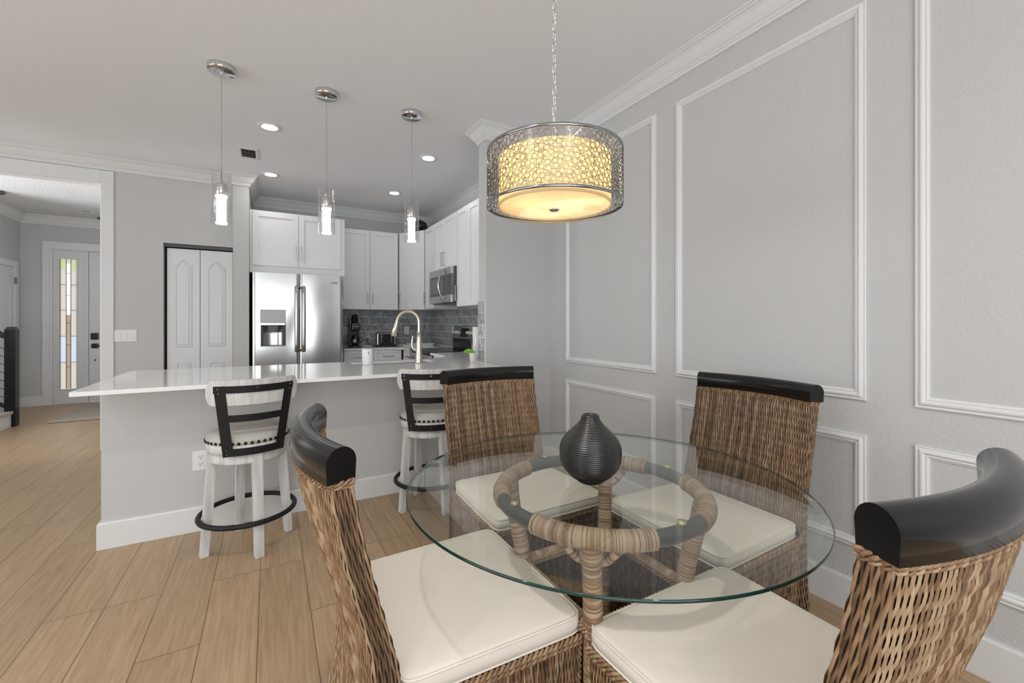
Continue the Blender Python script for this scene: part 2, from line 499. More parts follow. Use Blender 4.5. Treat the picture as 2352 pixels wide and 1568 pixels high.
def sweep(path, prof, z0, sign=-1, closed=True):
    """profile (p off the wall, q from z0) along a polyline whose room is on its left"""
    P = [Vector((x, y)) for x, y in path]; n = len(P); b = MB()
    rings = []
    for i in range(n):
        pv = P[(i - 1) % n] if (closed or i > 0) else None
        nx = P[(i + 1) % n] if (closed or i < n - 1) else None
        d0 = (P[i] - pv).normalized() if pv is not None else None
        d1 = (nx - P[i]).normalized() if nx is not None else None
        if d0 is None: d0 = d1
        if d1 is None: d1 = d0
        n0 = Vector((-d0.y, d0.x)); n1 = Vector((-d1.y, d1.x))
        mit = (n0 + n1); mit = mit / max(mit.dot(n0), 1e-6) if mit.length > 1e-6 else n0
        rings.append([(P[i].x + mit.x * p, P[i].y + mit.y * p, z0 + sign * q) for p, q in prof])
    m = len(prof)
    for i in range(n if closed else n - 1):
        a = rings[i]; c = rings[(i + 1) % n]
        for k in range(m - 1):
            b.add([a[k], a[k + 1], c[k + 1], c[k]], [(0, 1, 2, 3)], 0, False)
    if not closed:
        b.add(rings[0], [tuple(range(m))]); b.add(rings[-1], [tuple(range(m))[::-1]])
    return b


PATH = [(XR, -2.8), (XR, YP), (XW, YP), (XW, YP + .13), (XR, YP + .13), (XR, YB), (-.19, YB), (-.19, 5.392), (-.335, 5.392), (-.335, YL), (-5.0, YL), (-5.0, -2.8)]
struct(sweep(PATH, CROWN, CH).build('trim_1', M_TRIM))
BASE = [(0, 0), (.015, 0), (.015, .132), (.011, .141), (0, .141)]
struct(sweep([(XR, -2.8), (XR, YP), (-.785, YP), (-.785, 3.7)], BASE, 0, 1, False).build('baseboard_right', M_TRIM))
struct(sweep([(-.929, YL), (-1.302, YL)], BASE, 0, 1, False).build('baseboard_pantry', M_TRIM))
struct(sweep([(-5.0, YL), (-5.0, -2.8)], BASE, 0, 1, False).build('baseboard_left', M_TRIM))
CROWN2 = [(p * 1.0, q * 1.15) for p, q in CROWN]
struct(sweep([(-1.36, 8.85), (-3.12, 8.85), (-3.12, 7.34)], CROWN2, CH, -1, False).build('trim_2', M_TRIM))
struct(sweep([(-2.89, 8.85), (-3.12, 8.85), (-3.12, 8.80)], BASE, 0, 1, False).build('baseboard_foyer', M_TRIM))
# flat casing round the foyer opening
b = MB()
b.box(-1.396, -1.302, YL - .014, YL, 0, 2.662, b=.003); b.box(-3.3, -1.396, YL - .014, YL, 2.542, 2.662, b=.003)
struct(b.build('trim_3', M_TRIM))
b = MB(); b.box(-1.402, -1.396, YL, YL + .12, 0, 2.536); b.box(-3.15, -1.396, YL, YL + .12, 2.536, 2.542)
struct(b.build('trim_4', M_TRIM))

# picture-frame mouldings on the right wall
PROF = [(0, 0), (0, .010), (.003, .012), (.006, .009), (.010, .009), (.016, .017), (.022, .018), (.027, .012), (.030, .010), (.034, .012), (.038, .007), (.042, .006), (.042, 0)]


def frame_mould(name, y0, y1, z0, z1):
    b = MB(); rings = []
    for w, h in PROF:
        rings.append([(XR - h, y0 + w, z0 + w), (XR - h, y1 - w, z0 + w), (XR - h, y1 - w, z1 - w), (XR - h, y0 + w, z1 - w)])
    for a, c in zip(rings, rings[1:]):
        for k in range(4):
            b.add([a[k], a[(k + 1) % 4], c[(k + 1) % 4], c[k]], [(0, 1, 2, 3)])
    return struct(b.build(name, M_TRIM))


n = 5
for y0, y1 in ((1.914, 2.858), (.817, 1.761), (-.28, .664), (-1.377, -.433)):
    frame_mould('trim_%d' % n, y0, y1, .892, 2.53); frame_mould('trim_%d' % (n + 1), y0, y1, .278, .75); n += 2

# ------------------------------------------------------------------ backsplash tile
MT_X = tile_mat('slate_tile_back', 'X'); MT_Y = tile_mat('slate_tile_side', 'Y')
b = MB()
b.box(.80, XR - .008, YB - .008, YB, ZC, 1.40, 0)
b.box(XR - .008, XR, YP + .13, YB, ZC, 1.46, 1)
struct(b.build('trim_20', [MT_X, MT_Y]))
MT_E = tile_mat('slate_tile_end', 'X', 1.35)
b = MB(); b.box(XW - .008, XW, YP + .004, YP + .13, ZC + .001, 1.392, 0)
struct(b.build('trim_21', [MT_E]))
# grout joints of the end tiles are in the tile pattern; white edge strip against the wing wall
b = MB(); b.box(XW - .010, XW, YP, YP + .004, ZC + .001, 1.392); struct(b.build('trim_22', M_TRIM))


# ------------------------------------------------------------------ doors
def arch_outline(x0, x1, z0, z1, rise):
    """cathedral panel outline, counter-clockwise from lower left"""
    pts = [(x0, z0), (x1, z0), (x1, z1 - rise)]
    xc = (x0 + x1) / 2; hw = (x1 - x0) / 2
    for i in range(1, 20):
        t = 1 - 2 * i / 20
        k = abs(t)
        f = ((math.cos(min(k / .86, 1) * PI) + 1) / 2) ** .6
        pts.append((xc + t * hw, z1 - rise + rise * f))
    pts.append((x0, z1 - rise))
    return pts


def inset(poly, d):
    xs = [p[0] for p in poly]; zs = [p[1] for p in poly]
    xc = (min(xs) + max(xs)) / 2; hw = (max(xs) - min(xs)) / 2; z0 = min(zs)
    return [(xc + (x - xc) * (1 - d / hw), z + d if z < z0 + .01 else z - d) for x, z in poly]


def raised(b, poly, y, s=-1, mi=0):
    """moulded raised panel on a door face at y, facing s"""
    R = [(0, 0), (.005, .006), (.011, .007), (.017, .0015), (.021, .0015), (.034, .006)]
    rs = [[(x, y + s * h, z) for x, z in inset(poly, d)] for d, h in R]
    n = len(poly)
    for a, c in zip(rs, rs[1:]):
        for k in range(n):
            b.add([a[k], a[(k + 1) % n], c[(k + 1) % n], c[k]], [(0, 1, 2, 3)], mi)
    b.add(rs[-1], [tuple(range(n))], mi)


def leaf(name, x0, x1):
    b = MB(); b.box(x0, x1, YL + .035, YL + .068, .01, 1.972, b=.002)
    m = .075
    raised(b, arch_outline(x0 + m - .012, x1 - m + .012, .96, 1.86, .058), YL + .035)
    raised(b, arch_outline(x0 + m, x1 - m, .16, .86, .0), YL + .035) if False else raised(b, [(x0 + m, .14), (x1 - m, .14), (x1 - m, .80), (x0 + m, .80)], YL + .035)
    return struct(b.build(name, M_DOOR))


leaf('door_3', -.905, -.634); leaf('door_4', -.630, -.345)
b = MB(); b.box(-.929, -.335, YL + .03, YL + .075, 1.985, 2.0); b.box(-.929, -.335, YL + .02, YL + .11, 2.0, 2.012)
struct(b.build('trim_23', M_GREYD))
sbox('trim_24', -.928, -.908, YL + .075, YL + .09, 0, 1.985, M_DARKGAP)
# entry door, sidelight and casing
b = MB()
YF = 8.85
b.box(-2.89, -2.815, YF - .02, YF, 0, 2.41, b=.003); b.box(-2.815, -1.40, YF - .02, YF, 2.30, 2.41, b=.003)
b.box(-2.815, -2.785, YF - .004, YF + .1, 0, 2.3); b.box(-2.425, -2.40, YF + .01, YF + .1, 0, 2.3)
b.box(-2.815, -1.45, YF + .0, YF + .1, 2.29, 2.33)
struct(b.build('trim_25', M_TRIM))
b = MB()   # sidelight panel with opening
b.box(-2.785, -2.72, YF + .03, YF + .07, 0, 2.29); b.box(-2.535, -2.425, YF + .03, YF + .07, 0, 2.29)
b.box(-2.72, -2.535, YF + .03, YF + .07, 0, .222); b.box(-2.72, -2.535, YF + .03, YF + .07, 2.165, 2.29)
for x0, x1, z0, z1 in ((-2.735, -2.72, .21, 2.18), (-2.535, -2.52, .21, 2.18), (-2.72, -2.535, .21, .226), (-2.72, -2.535, 2.163, 2.18)):
    b.box(x0, x1, YF + .018, YF + .032, z0, z1)
win = struct(b.build('window_1', M_DOOR))


def pane_mat(name, c):
    m = bpy.data.materials.new(name); m.use_nodes = True
    nt = m.node_tree
    for q in list(nt.nodes):
        if q.type != 'OUTPUT_MATERIAL': nt.nodes.remove(q)
    t = nt.nodes.new('ShaderNodeBsdfTranslucent'); t.inputs[0].default_value = (*c, 1)
    u = nt.nodes.new('ShaderNodeBsdfTransparent'); u.inputs[0].default_value = (*c, 1)
    mx = nt.nodes.new('ShaderNodeMixShader'); mx.inputs[0].default_value = 0.6
    nt.links.new(t.outputs[0], mx.inputs[1]); nt.links.new(u.outputs[0], mx.inputs[2]); nt.links.new(mx.outputs[0], nt.nodes['Material Output'].inputs[0])
    return m


PM = [pane_mat('frosted_warm_pane', (.78, .72, .66)), pane_mat('frosted_cool_pane', (.76, .76, .79)), pane_mat('frosted_green_pane', (.72, .72, .53)),
      pane_mat('clear_bright_pane', (.98, .98, .96)), pane_mat('amber_textured_pane', (.62, .53, .45))]
b = MB(); zz = [.228, .62, 1.01, 1.40, 1.78, 2.0, 2.163]
cols = [0, 1, 0, 0, 0, 2]
for i in range(6):
    for x0, x1 in ((-2.72, -2.652), (-2.603, -2.535)):
        b.box(x0, x1, YF + .045, YF + .050, zz[i], zz[i + 1], cols[i])
zc = [.228, .55, .88, 1.21, 1.33, 1.62, 1.95, 2.10, 2.163]; cc = [4, 4, 4, 4, 3, 3, 3, 0]
for i in range(8): b.box(-2.652, -2.603, YF + .045, YF + .050, zc[i], zc[i + 1], cc[i])
b.build('pane', PM, win)
b = MB()
for x in (-2.718, -2.652, -2.603, -2.537): b.box(x - .0022, x + .0022, YF + .040, YF + .054, .226, 2.165)
for z in zz[1:5]:
    for x0, x1 in ((-2.72, -2.652), (-2.603, -2.535)): b.box(x0, x1, YF + .040, YF + .054, z - .0022, z + .0022)
for z in zc[1:4] + zc[5:7]: b.box(-2.652, -2.603, YF + .040, YF + .054, z - .0022, z + .0022)
b.build('lead_came', M_GREYD, win)
b = MB(); b.box(-2.398, -1.45, YF + .03, YF + .075, .008, 2.285, b=.003)
raised(b, [(-2.25, .2), (-1.6, .2), (-1.6, .75), (-2.25, .75)], YF + .03)
d1 = struct(b.build('door_1', M_DOOR))
b = MB(); b.box(-2.375, -2.285, YF + .008, YF + .03, .955, 1.055, b=.012); b.build('deadbolt', M_BLACKP, d1)
b = MB(); b.box(-2.368, -2.288, YF + .012, YF + .03, .825, .895, b=.012); b.box(-2.33, -2.18, YF - .012, YF + .0, .852, .868, b=.003); b.box(-2.34, -2.32, YF - .01, YF + .02, .85, .87)
b.build('lever_handle', M_BLACKP, d1)
b = MB(); b.tube([(-2.325, YF + .02, .64), (-2.325, YF + .03, .64)], .011, 16); b.build('door_viewer', M_BLACKP, d1)
b = MB(); b.box(-2.36, -2.30, YF + .015, YF + .03, 2.245, 2.275, b=.002); b.build('door_sensor', M_WHITEP, d1)
# door on the foyer's left wall
XF = -3.12
b = MB(); b.box(XF + .0, XF + .012, 7.80, 8.66, 0.005, 1.985)
for z0, z1, r in ((.98, 1.86, .1), (.16, .86, 0)):
    pts = arch_outline(7.92, 8.54, z0, z1, r) if r else [(7.92, z0), (8.54, z0), (8.54, z1), (7.92, z1)]
    t = MB(); raised(t, pts, 0, 1); b.add([(XF + .012 + p[1], p[0], p[2]) for p in t.v], t.f)
d2 = struct(b.build('door_2', M_DOOR))
b = MB(); b.box(XF + .012, XF + .04, 8.655, 8.67, 1.76, 1.85, b=.003); b.build('hinge', M_STEELD, d2)
b = MB(); b.box(XF, XF + .02, 8.66, 8.76, 0, 2.075, b=.003); b.box(XF, XF + .02, 7.79, 8.66, 1.99, 2.075, b=.003); b.box(XF, XF + .02, 7.70, 7.79, 0, 2.075, b=.003)
struct(b.build('trim_26', M_TRIM))

# ------------------------------------------------------------------ worktops
b = MB()
b.box(-.803, XW - .004, 2.722, YP + .0, ZC - .021, ZC)          # overhang
SX0, SX1, SY0, SY1 = .56, 1.20, 3.40, 3.66                      # sink cut-out
b.box(-.803, XW - .008, YP, SY0, ZC - .021, ZC)
b.box(-.803, SX0, SY0, SY1, ZC - .021, ZC); b.box(SX1, XW - .008, SY0, SY1, ZC - .021, ZC)
b.box(-.803, XW - .008, SY1, 3.735, ZC - .021, ZC)
b.box(XW - .008, XR - .009, YP + .131, 4.425, ZC - .021, ZC)
b.box(1.30, XW - .008, 3.735, 3.82, ZC - .021, ZC) if False else None
b.prism([(1.30, 3.735), (XW - .008, 3.735), (XW - .008, 4.02), (1.47, 3.90), (1.42, 3.81)], ZC - .021, ZC, 'z')
ct = tag(b.build('peninsula_worktop', M_QUARTZ), 'long white quartz worktop of the breakfast bar with bar stools under it', 'countertop')
b = MB()
b.box(.80, 1.50, 5.62, YB - .009, ZC - .021, ZC); b.box(1.50, XR - .009, 5.19, YB - .009, ZC - .021, ZC)
b.prism([(1.38, 5.62), (1.50, 5.48), (1.50, 5.62)], ZC - .021, ZC, 'z')
tag(b.build('back_worktop', M_QUARTZ), 'white quartz worktop under the toaster along the tiled back wall', 'countertop')
# sink
b = MB()
b.box(SX0 - .01, SX1 + .01, SY0 - .01, SY1 + .01, ZC - .23, ZC - .22)
b.box(SX0 - .012, SX0, SY0 - .01, SY1 + .01, ZC - .22, ZC - .022); b.box(SX1, SX1 + .012, SY0 - .01, SY1 + .01, ZC - .22, ZC - .022)
b.box(SX0, SX1, SY0 - .012, SY0, ZC - .22, ZC - .022); b.box(SX0, SX1, SY1, SY1 + .012, ZC - .22, ZC - .022)
tag(b.build('kitchen_sink', M_STEEL), 'stainless undermount sink let into the peninsula behind the tall tap', 'sink')


# ------------------------------------------------------------------ cabinets
def shaker(w, h, rail=.058, t=.019):
    """door of size w x h in local x,z with its front at y=-t .. 0"""
    b = MB()
    b.box(0, rail, -t, 0, 0, h, b=.0015); b.box(w - rail, w, -t, 0, 0, h, b=.0015)
    b.box(rail, w - rail, -t, 0, 0, rail, b=.0015); b.box(rail, w - rail, -t, 0, h - rail, h, b=.0015)
    b.box(rail - .002, w - rail + .002, -t + .011, 0, rail - .002, h - rail + .002)
    return b


def handle(x, z, ln=.135, horizontal=False, y=-.019):
    b = MB()
    if horizontal:
        b.bar((x - ln / 2, y - .03, z), (x + ln / 2, y - .03, z), .008, .008)
        for s in (-1, 1): b.bar((x + s * (ln / 2 - .004), y - .03, z), (x + s * (ln / 2 - .004), y, z), .008, .008)
    else:
        b.bar((x, y - .03, z - ln / 2), (x, y - .03, z + ln / 2), .008, .008)
        for s in (-1, 1): b.bar((x, y - .03, z + s * (ln / 2 - .004)), (x, y, z + s * (ln / 2 - .004)), .008, .008)
    return b


def cabinet(name, label, loc, rotz, w, d, h, doors, body=None, group=None, kind='door'):
    """doors: list of (x0, x1, z0, z1, handle (x,z,horizontal) relative to the cabinet or None)"""
    r = empty(name, loc, rotz, label, 'cabinet', group)
    b = MB()
    if body: body(b)
    else: b.box(0, w, 0, d, 0, h)
    b.build('body', M_CAB, r)
    for x0, x1, z0, z1, hd in doors:
        do = shaker(x1 - x0, z1 - z0, rail=.058 if z1 - z0 > .25 else .04).build('drawer_front' if (z1 - z0) < .25 else 'door', M_CAB, r, (x0, 0, z0))
        if hd: handle(hd[0] - x0, hd[1] - z0, hd[3] if len(hd) > 3 else .135, hd[2]).build('handle', M_STEEL, do)
    return r


UB, UT = 1.388, 2.45
# over the fridge
cabinet('wall_cabinet', 'deep white two-door cabinet directly above the steel refrigerator', (-.188, 5.489, 1.765), 0, .975, YB - 5.489 - .002, UT - 1.765,
        [(.028, .477, .078, .676, (.452, .235, False, .15)), (.481, .927, .078, .676, (.508, .235, False, .15))])
# pair over the coffee maker
cabinet('wall_cabinet', 'tall white two-door wall cabinet above the coffee maker and toaster', (.789, 5.969, UB), 0, 1.554 - .789 - .002, YB - 5.969 - .009, UT - UB,
        [(.004, .383, .004, 1.058, (.352, .15, False)), (.388, .760, .004, 1.058, (.418, .15, False))])
# diagonal corner cabinet
p0 = Vector((1.556, 5.95)); p1 = Vector((1.797, 5.552)); dv = p1 - p0; ln = dv.length; ang = math.atan2(dv.y, dv.x)


def corner_body(b):
    R = Matrix.Rotation(-ang, 2)
    q = p0 + Vector((-dv.y, dv.x)).normalized() * .019
    wp = [q, q + dv, Vector((XR - .012, q.y + dv.y)), Vector((XR - .012, YB - .012)), Vector((q.x, YB - .012))]
    b.prism([tuple(R @ (w - q)) for w in wp], 0, UT - UB, 'z')


q0 = p0 + Vector((-dv.y, dv.x)).normalized() * .019
cabinet('wall_cabinet', 'white corner wall cabinet set diagonally, dark ornament on its top', (q0.x, q0.y, UB), ang, ln, .3, UT - UB,
        [(.012, ln - .004, .004, 1.058, (.045, .15, False))], body=corner_body)
XC = 1.819
cabinet('wall_cabinet', 'narrow white one-door wall cabinet between corner cabinet and microwave', (XC, 5.535, UB), -PI / 2, .347, XR - XC - .009, UT - UB,
        [(.004, .343, .004, 1.058, (.045, .15, False))])
cabinet('wall_cabinet', 'short white two-door wall cabinet directly above the microwave', (XC, 5.184, 1.842), -PI / 2, .748, XR - XC - .009, UT - 1.842,
        [(.004, .372, .004, .604, (.34, .12, False, .16)), (.376, .744, .004, .604, (.408, .12, False, .16))])
cabinet('wall_cabinet', 'tall white two-door wall cabinet right of the microwave, next to the wing wall', (XC, 4.434, UB), -PI / 2, .608, XR - XC - .009, UT - UB,
        [(.004, .302, .004, 1.058, (.034, .15, False, .17)), (.306, .604, .004, 1.058, None)])
# base cabinets
cabinet('base_cabinet', 'white base cabinet with drawers under the coffee maker worktop', (.80, 5.66, 0), 0, .72, YB - 5.66 - .002, ZC - .022,
        [(.004, .356, .70, .862, (.18, .78, True)), (.36, .716, .70, .862, (.54, .78, True)), (.004, .356, .11, .694, (.32, .60, False)), (.36, .716, .11, .694, (.40, .60, False))])
cabinet('base_cabinet', 'white base cabinet under the peninsula worktop on its kitchen side', (SX0 - .02, 3.716, 0), PI, SX0 - .02 + .78, .507, ZC - .022,
        [(.004, .66, .11, .86, (.62, .75, False)), (.664, 1.30, .11, .86, (.70, .75, False))])
cabinet('base_cabinet', 'white sink base cabinet under the kitchen tap in the peninsula', (XW - .03, 3.716, 0), PI, .89, .507, ZC - .24,
        [(.004, .443, .11, .64, (.40, .55, False)), (.447, .886, .11, .64, (.49, .55, False))])
cabinet('base_cabinet', 'white base cabinet between the range and the wing wall', (1.55, 4.425, 0), -PI / 2, .60, XR - 1.55 - .01, ZC - .022,
        [(.004, .596, .70, .862, (.30, .78, True)), (.004, .596, .11, .694, (.05, .60, False))])
cabinet('base_cabinet', 'white corner base cabinet beside the range under the cutting board', (1.55, 5.62, 0), -PI / 2, .425, XR - 1.55 - .01, ZC - .022,
        [(.004, .421, .70, .862, (.21, .78, True)), (.004, .421, .11, .694, (.05, .60, False))])

# ------------------------------------------------------------------ refrigerator
fr = empty('refrigerator', (.30, 5.38, 0), 0, 'stainless steel french-door refrigerator with ice dispenser in left door', 'refrigerator')
FX0, FX1, FM = -.458, .455, .0


def steel_door(x0, x1, z0, z1, hole=None):
    """slightly bowed, softly wavy sheet front"""
    b = MB()
    def fr_(u, v):
        x = x0 + (x1 - x0) * u; z = z0 + (z1 - z0) * v
        e = min(u, 1 - u, .06) / .06
        y = .012 * (1 - e) ** 2 - .0 * v
        y += .0009 * math.sin(7 * u + 3.0 * math.sin(4.2 * v + 1) + 2 * x) * min(1, u * 6, (1 - u) * 6) * (1 if x1 < .1 else .35)
        return (x, y, z)
    nu, nv = 36, 48
    vs = [fr_(i / nu, j / nv) for j in range(nv + 1) for i in range(nu + 1)]
    fs = []
    for j in range(nv):
        for i in range(nu):
            cx_ = x0 + (x1 - x0) * (i + .5) / nu; cz_ = z0 + (z1 - z0) * (j + .5) / nv
            if hole and hole[0] < cx_ < hole[1] and hole[2] < cz_ < hole[3]: continue
            a = j * (nu + 1) + i; fs.append((a, a + 1, a + nu + 2, a + nu + 1))
    b.add(vs, fs, 0, True)
    b.add([(x0, .012, z0), (x0, .07, z0), (x0, .07, z1), (x0, .012, z1)], [(0, 1, 2, 3)], 0)
    b.add([(x1, .012, z0), (x1, .07, z0), (x1, .07, z1), (x1, .012, z1)], [(3, 2, 1, 0)], 0)
    b.add([(x0, .07, z0), (x1, .07, z0), (x1, .07, z1), (x0, .07, z1)], [(3, 2, 1, 0)], 0) if not hole else None
    for z, s in ((z0, 1), (z1, -1)): b.add([(x0, .0, z), (x1, .0, z), (x1, .07, z), (x0, .07, z)], [(0, 1, 2, 3)], 0)
    return b


b = MB(); b.box(FX0 + .006, FX1 - .006, .075, .86, .03, 1.75); b.build('body', M_GREYD, fr)
HX0, HX1, HZ0, HZ1 = -.388, -.142, .955, 1.352
dl = steel_door(FX0, -.003, .74, 1.757, (HX0, HX1, HZ0, HZ1)).build('door', M_SHEET, fr, fixn=False)
dr = steel_door(.003, FX1, .74, 1.757).build('door', M_SHEET, fr, fixn=False)
b = steel_door(FX0, FX1, .06, .73); b.build('freezer_drawer', M_STEEL, fr, fixn=False)
for d_, x in ((dl, -.036), (dr, .036)):
    b = MB()
    pts = [(x, .0, .905), (x, -.032, .895)] + [(x, -.045 - .010 * math.sin(PI * t / 10), .90 + .705 * t / 10) for t in range(11)] + [(x, -.032, 1.612), (x, .0, 1.602)]
    b.tube(pts, .013, 14); b.v = [(x + (v[0] - x) * 1.5, v[1] * 1.0, v[2]) for v in b.v]; b.build('handle', M_STEEL, d_)
b = MB(); b.tube([(-.3, -.05, .66), (.3, -.05, .66)], .013, 12)
for x in (-.28, .28): b.tube([(x, -.05, .66), (x, 0, .66)], .009, 10)
b.build('handle', M_STEEL, [o for o in bpy.data.objects if o.name.startswith('freezer_drawer')][0])
dp = MB()
dp.box(HX0, HX1, .055, .068, HZ0, HZ1, 0)                       # recess back
# curved steel splash plate
def spl(u, v):
    x = HX0 + .03 + (HX1 - HX0 - .06) * u
    return (x, .05 - .035 * (1 - (2 * u - 1) ** 2) * 0 + .0 - .028 * math.sin(PI * u) * 0 - .0 + .004 * 0 - .03 * (abs(2 * u - 1) ** 3), HZ0 + .012 + .21 * v)
disp = dp.build('ice_dispenser', M_GREYD, dl)
b = MB(); b.grid(spl, 24, 4); b.build('splash_plate', M_STEEL, disp)
b = MB(); b.box(HX0, HX1, -.006, .05, 1.208, HZ1, b=.006); b.build('control_panel', M_GREYP, disp)
b = MB(); b.box(HX0 + .004, HX1 - .004, -.010, .05, 1.183, 1.210, b=.004); b.build('chute_trim', M_STEEL, disp)
b = MB(); b.prism([(-.315, 1.185), (-.215, 1.185), (-.232, 1.105), (-.298, 1.105)], .005, .045); b.build('chute', M_GREYD, disp)
b = MB(); b.tube([(-.285, .012, 1.105), (-.283, .01, 1.096), (-.265, .008, 1.092), (-.247, .01, 1.096), (-.245, .012, 1.105)], .0025, 8); b.build('paddle', M_STEEL, disp)
b = MB(); b.box(HX0, HX1, -.004, .055, HZ0 - .004, HZ0 + .008, b=.003); b.build('drip_tray', M_STEELD, disp)
# two small icons on the panel
b = MB(); b.prism([(-.302, 1.315), (-.290, 1.315), (-.294, 1.300), (-.298, 1.300)], -.0072, -.0062)
b.build('panel_icon', M_WHITEP, disp)
b = MB(); b.bar((-.236, -.0068, 1.306), (-.214, -.0068, 1.306), .0015, .0008, up=(0, 1, 0))
for k in range(3): b.bar((-.235 + .007 * k, -.0068, 1.300), (-.229 + .007 * k, -.0068, 1.312), .0015, .0008, up=(0, 1, 0))
b.build('panel_icon', M_WHITEP, disp)
b = MB(); b.box(.325, .395, -.004, .001, 1.664, 1.686, b=.001); bd = b.build('badge', M_STEELD, dr)
text_mesh('lettering', 'FRIGIDAIRE', .0115, M_WHITEP, bd, Matrix.Translation((.36, -.0048, 1.675)) @ Matrix.Rotation(PI / 2, 4, 'X'))

# ------------------------------------------------------------------ microwave (over the range)
mw = empty('microwave', (1.739, 5.180, 1.440), -PI / 2, 'stainless over-the-range microwave with bowed vertical handle under short cabinet', 'microwave')
b = MB(); b.box(0, .742, .03, XR - 1.739 - .01, 0, .398); b.build('body', M_GREYD, mw)
b = MB()
b.box(0, .742, 0, .03, .315, .398, b=.003); b.box(0, .742, 0, .03, 0, .085, b=.003)
b.box(.56, .742, .004, .03, .085, .315, 1); b.box(0, .03, 0, .03, .085, .315, 0); b.box(.03, .56, .004, .03, .085, .315, 2)
b.box(.06, .50, .001, .004, .11, .29, 3)
b.build('door', [M_STEEL, M_STEELD, M_GREYD, mat('microwave_window', (.10, .10, .105), .12)], mw)
b = MB()
pts = [(.52, .0, .02)] + [(.52, -.012 - .055 * math.sin(PI * t / 16), .02 + .36 * t / 16) for t in range(17)] + [(.52, 0, .38)]
b.tube(pts, .012, 12); b.build('handle', M_STEEL, mw)
b = MB()
for i in range(6):
    for j in range(3): b.box(.60 + j * .042, .632 + j * .042, .002, .0045, .10 + i * .034, .124 + i * .034)
b.build('keypad', M_GREYD, mw)
b = MB(); b.box(.02, .72, .05, .36, -.006, 0); b.build('vent_grille', M_STEELD, mw)

# ------------------------------------------------------------------ range
rg = empty('range', (1.49, 5.178, 0), -PI / 2, 'black glass-top electric range with stainless backguard against the tiled side wall', 'stove')
b = MB(); b.box(.0, .742, .03, XR - 1.49 - .012, .02, ZC - .02); b.build('body', M_STEELD, rg)
b = MB(); b.box(-.002, .744, .0, .60, ZC - .02, ZC + .004, b=.004)
b.build('cooktop', M_GLOSSBLK, rg)
b = MB(); b.box(.0, .742, -.0, .03, .22, ZC - .03, b=.004); b.box(.09, .65, -.004, .0, .35, .68, 1)
dd = b.build('oven_door', [M_STEEL, M_GLOSSBLK], rg)
b = MB(); b.tube([(.05, -.045, .80), (.69, -.045, .80)], .012, 12)
for x in (.07, .67): b.tube([(x, -.045, .80), (x, 0, .80)], .009, 10)
b.build('handle', M_STEEL, dd)
b = MB(); b.box(0, .742, 0, .03, .03, .21, b=.004); b.build('warming_drawer', M_STEEL, rg)
b = MB(); b.box(0, .742, .56, .615, ZC + .004, 1.02, b=.004)
b.build('backguard_base', M_BLACKP, rg)
b = MB(); b.prism([(.545, 1.02), (.618, 1.02), (.618, 1.17), (.585, 1.17)], .0, .742, 'x'); bg = b.build('backguard', M_STEEL, rg)
b = MB(); b.prism([(.544, 1.04), (.560, 1.04), (.583, 1.145), (.567, 1.145)], .27, .47, 'x'); b.build('display', M_GLOSSBLK, bg)
for x in (.06, .12, .18, .235, .50, .56, .62, .68):
    k = MB(); yk = .562; dv_ = Vector((0, -.97, .24)).normalized()
    pk = Vector((x, yk, 1.09)); k.tube([pk, pk + dv_ * .022, pk + dv_ * .03], lambda i: (.019, .019, .016)[i], 20)
    k.build('knob', mat('knob_cream', (.72, .68, .58), .3), bg)

# ------------------------------------------------------------------ items on the back worktop
Z0 = ZC + .0005
cm = empty('coffee_maker', (.978, 5.93, Z0), 0, 'black capsule coffee machine standing on the back worktop by the refrigerator', 'coffee maker')
b = MB()
b.lathe([(0, .0), (.078, .0), (.080, .008), (.078, .018), (.0, .018)], 32, 0, (0, 0, 0)); b.build('drip_base', M_BLACKP, cm)
b = MB(); b.prism([(-.075, 0), (-.04, 0), (-.03, .31), (-.045, .32), (-.075, .30)], .0, .13, 'y'); b.box(-.05, .06, .03, .14, 0, .30, b=.015)
b.build('water_tank', M_BLACKP, cm)
b = MB(); b.box(-.052, .062, -.045, .12, .215, .315, b=.02); b.build('brew_head', M_BLACKP, cm)
b = MB()
b.lathe([(0, 0), (.035, .0), (.052, .03), (.054, .09), (.046, .13), (0, .135)], 32, 0, (.005, -.01, .03)); b.build('cup', mat('black_ceramic', (.01, .011, .013), .15), cm)
b = MB(); b.tube([(.055, -.01, .135), (.075, -.01, .13), (.088, -.01, .105), (.082, -.01, .075), (.058, -.01, .055)], .006, 10); b.build('cup_handle', M_BLACKP, cm)
b = MB()
b.tube([(.0, .09, .30), (.0, .085, .36), (.0, .06, .41), (.0, .03, .435)], lambda i: (.055, .055, .05, .03)[i], 24); b.build('lever_hood', M_BLACKP, cm)
b = MB()
b.tube([(-.052, -.0, .31), (-.056, .0, .37), (-.045, .0, .42), (-.02, .0, .445), (.02, .0, .445), (.045, .0, .42), (.056, .0, .37), (.052, 0, .31)], .008, 10); b.build('lever', M_STEELD, cm)
hd = [o for o in bpy.data.objects if o.name.startswith('brew_head')][0]
text_mesh('lettering', 'KRUPS', .022, M_WHITEP, hd, Matrix.Translation((.015, -.0465, .272)) @ Matrix.Rotation(PI / 2, 4, 'X'))
cup = [o for o in bpy.data.objects if o.name == 'cup'][0]
b = MB(); b.tube([(-.012 + .019 * math.cos(a), -.062, .085 + .019 * math.sin(a)) for a in [2 * PI * k / 20 for k in range(20)]], .0022, 6, closed=True)
for x0, x1, z in ((-.027, .003, .09), (-.024, .0, .080), (-.02, -.004, .074)): b.box(x0, x1, -.0635, -.061, z - .0025, z + .0025)
b.build('emblem', M_WHITEP, cup)

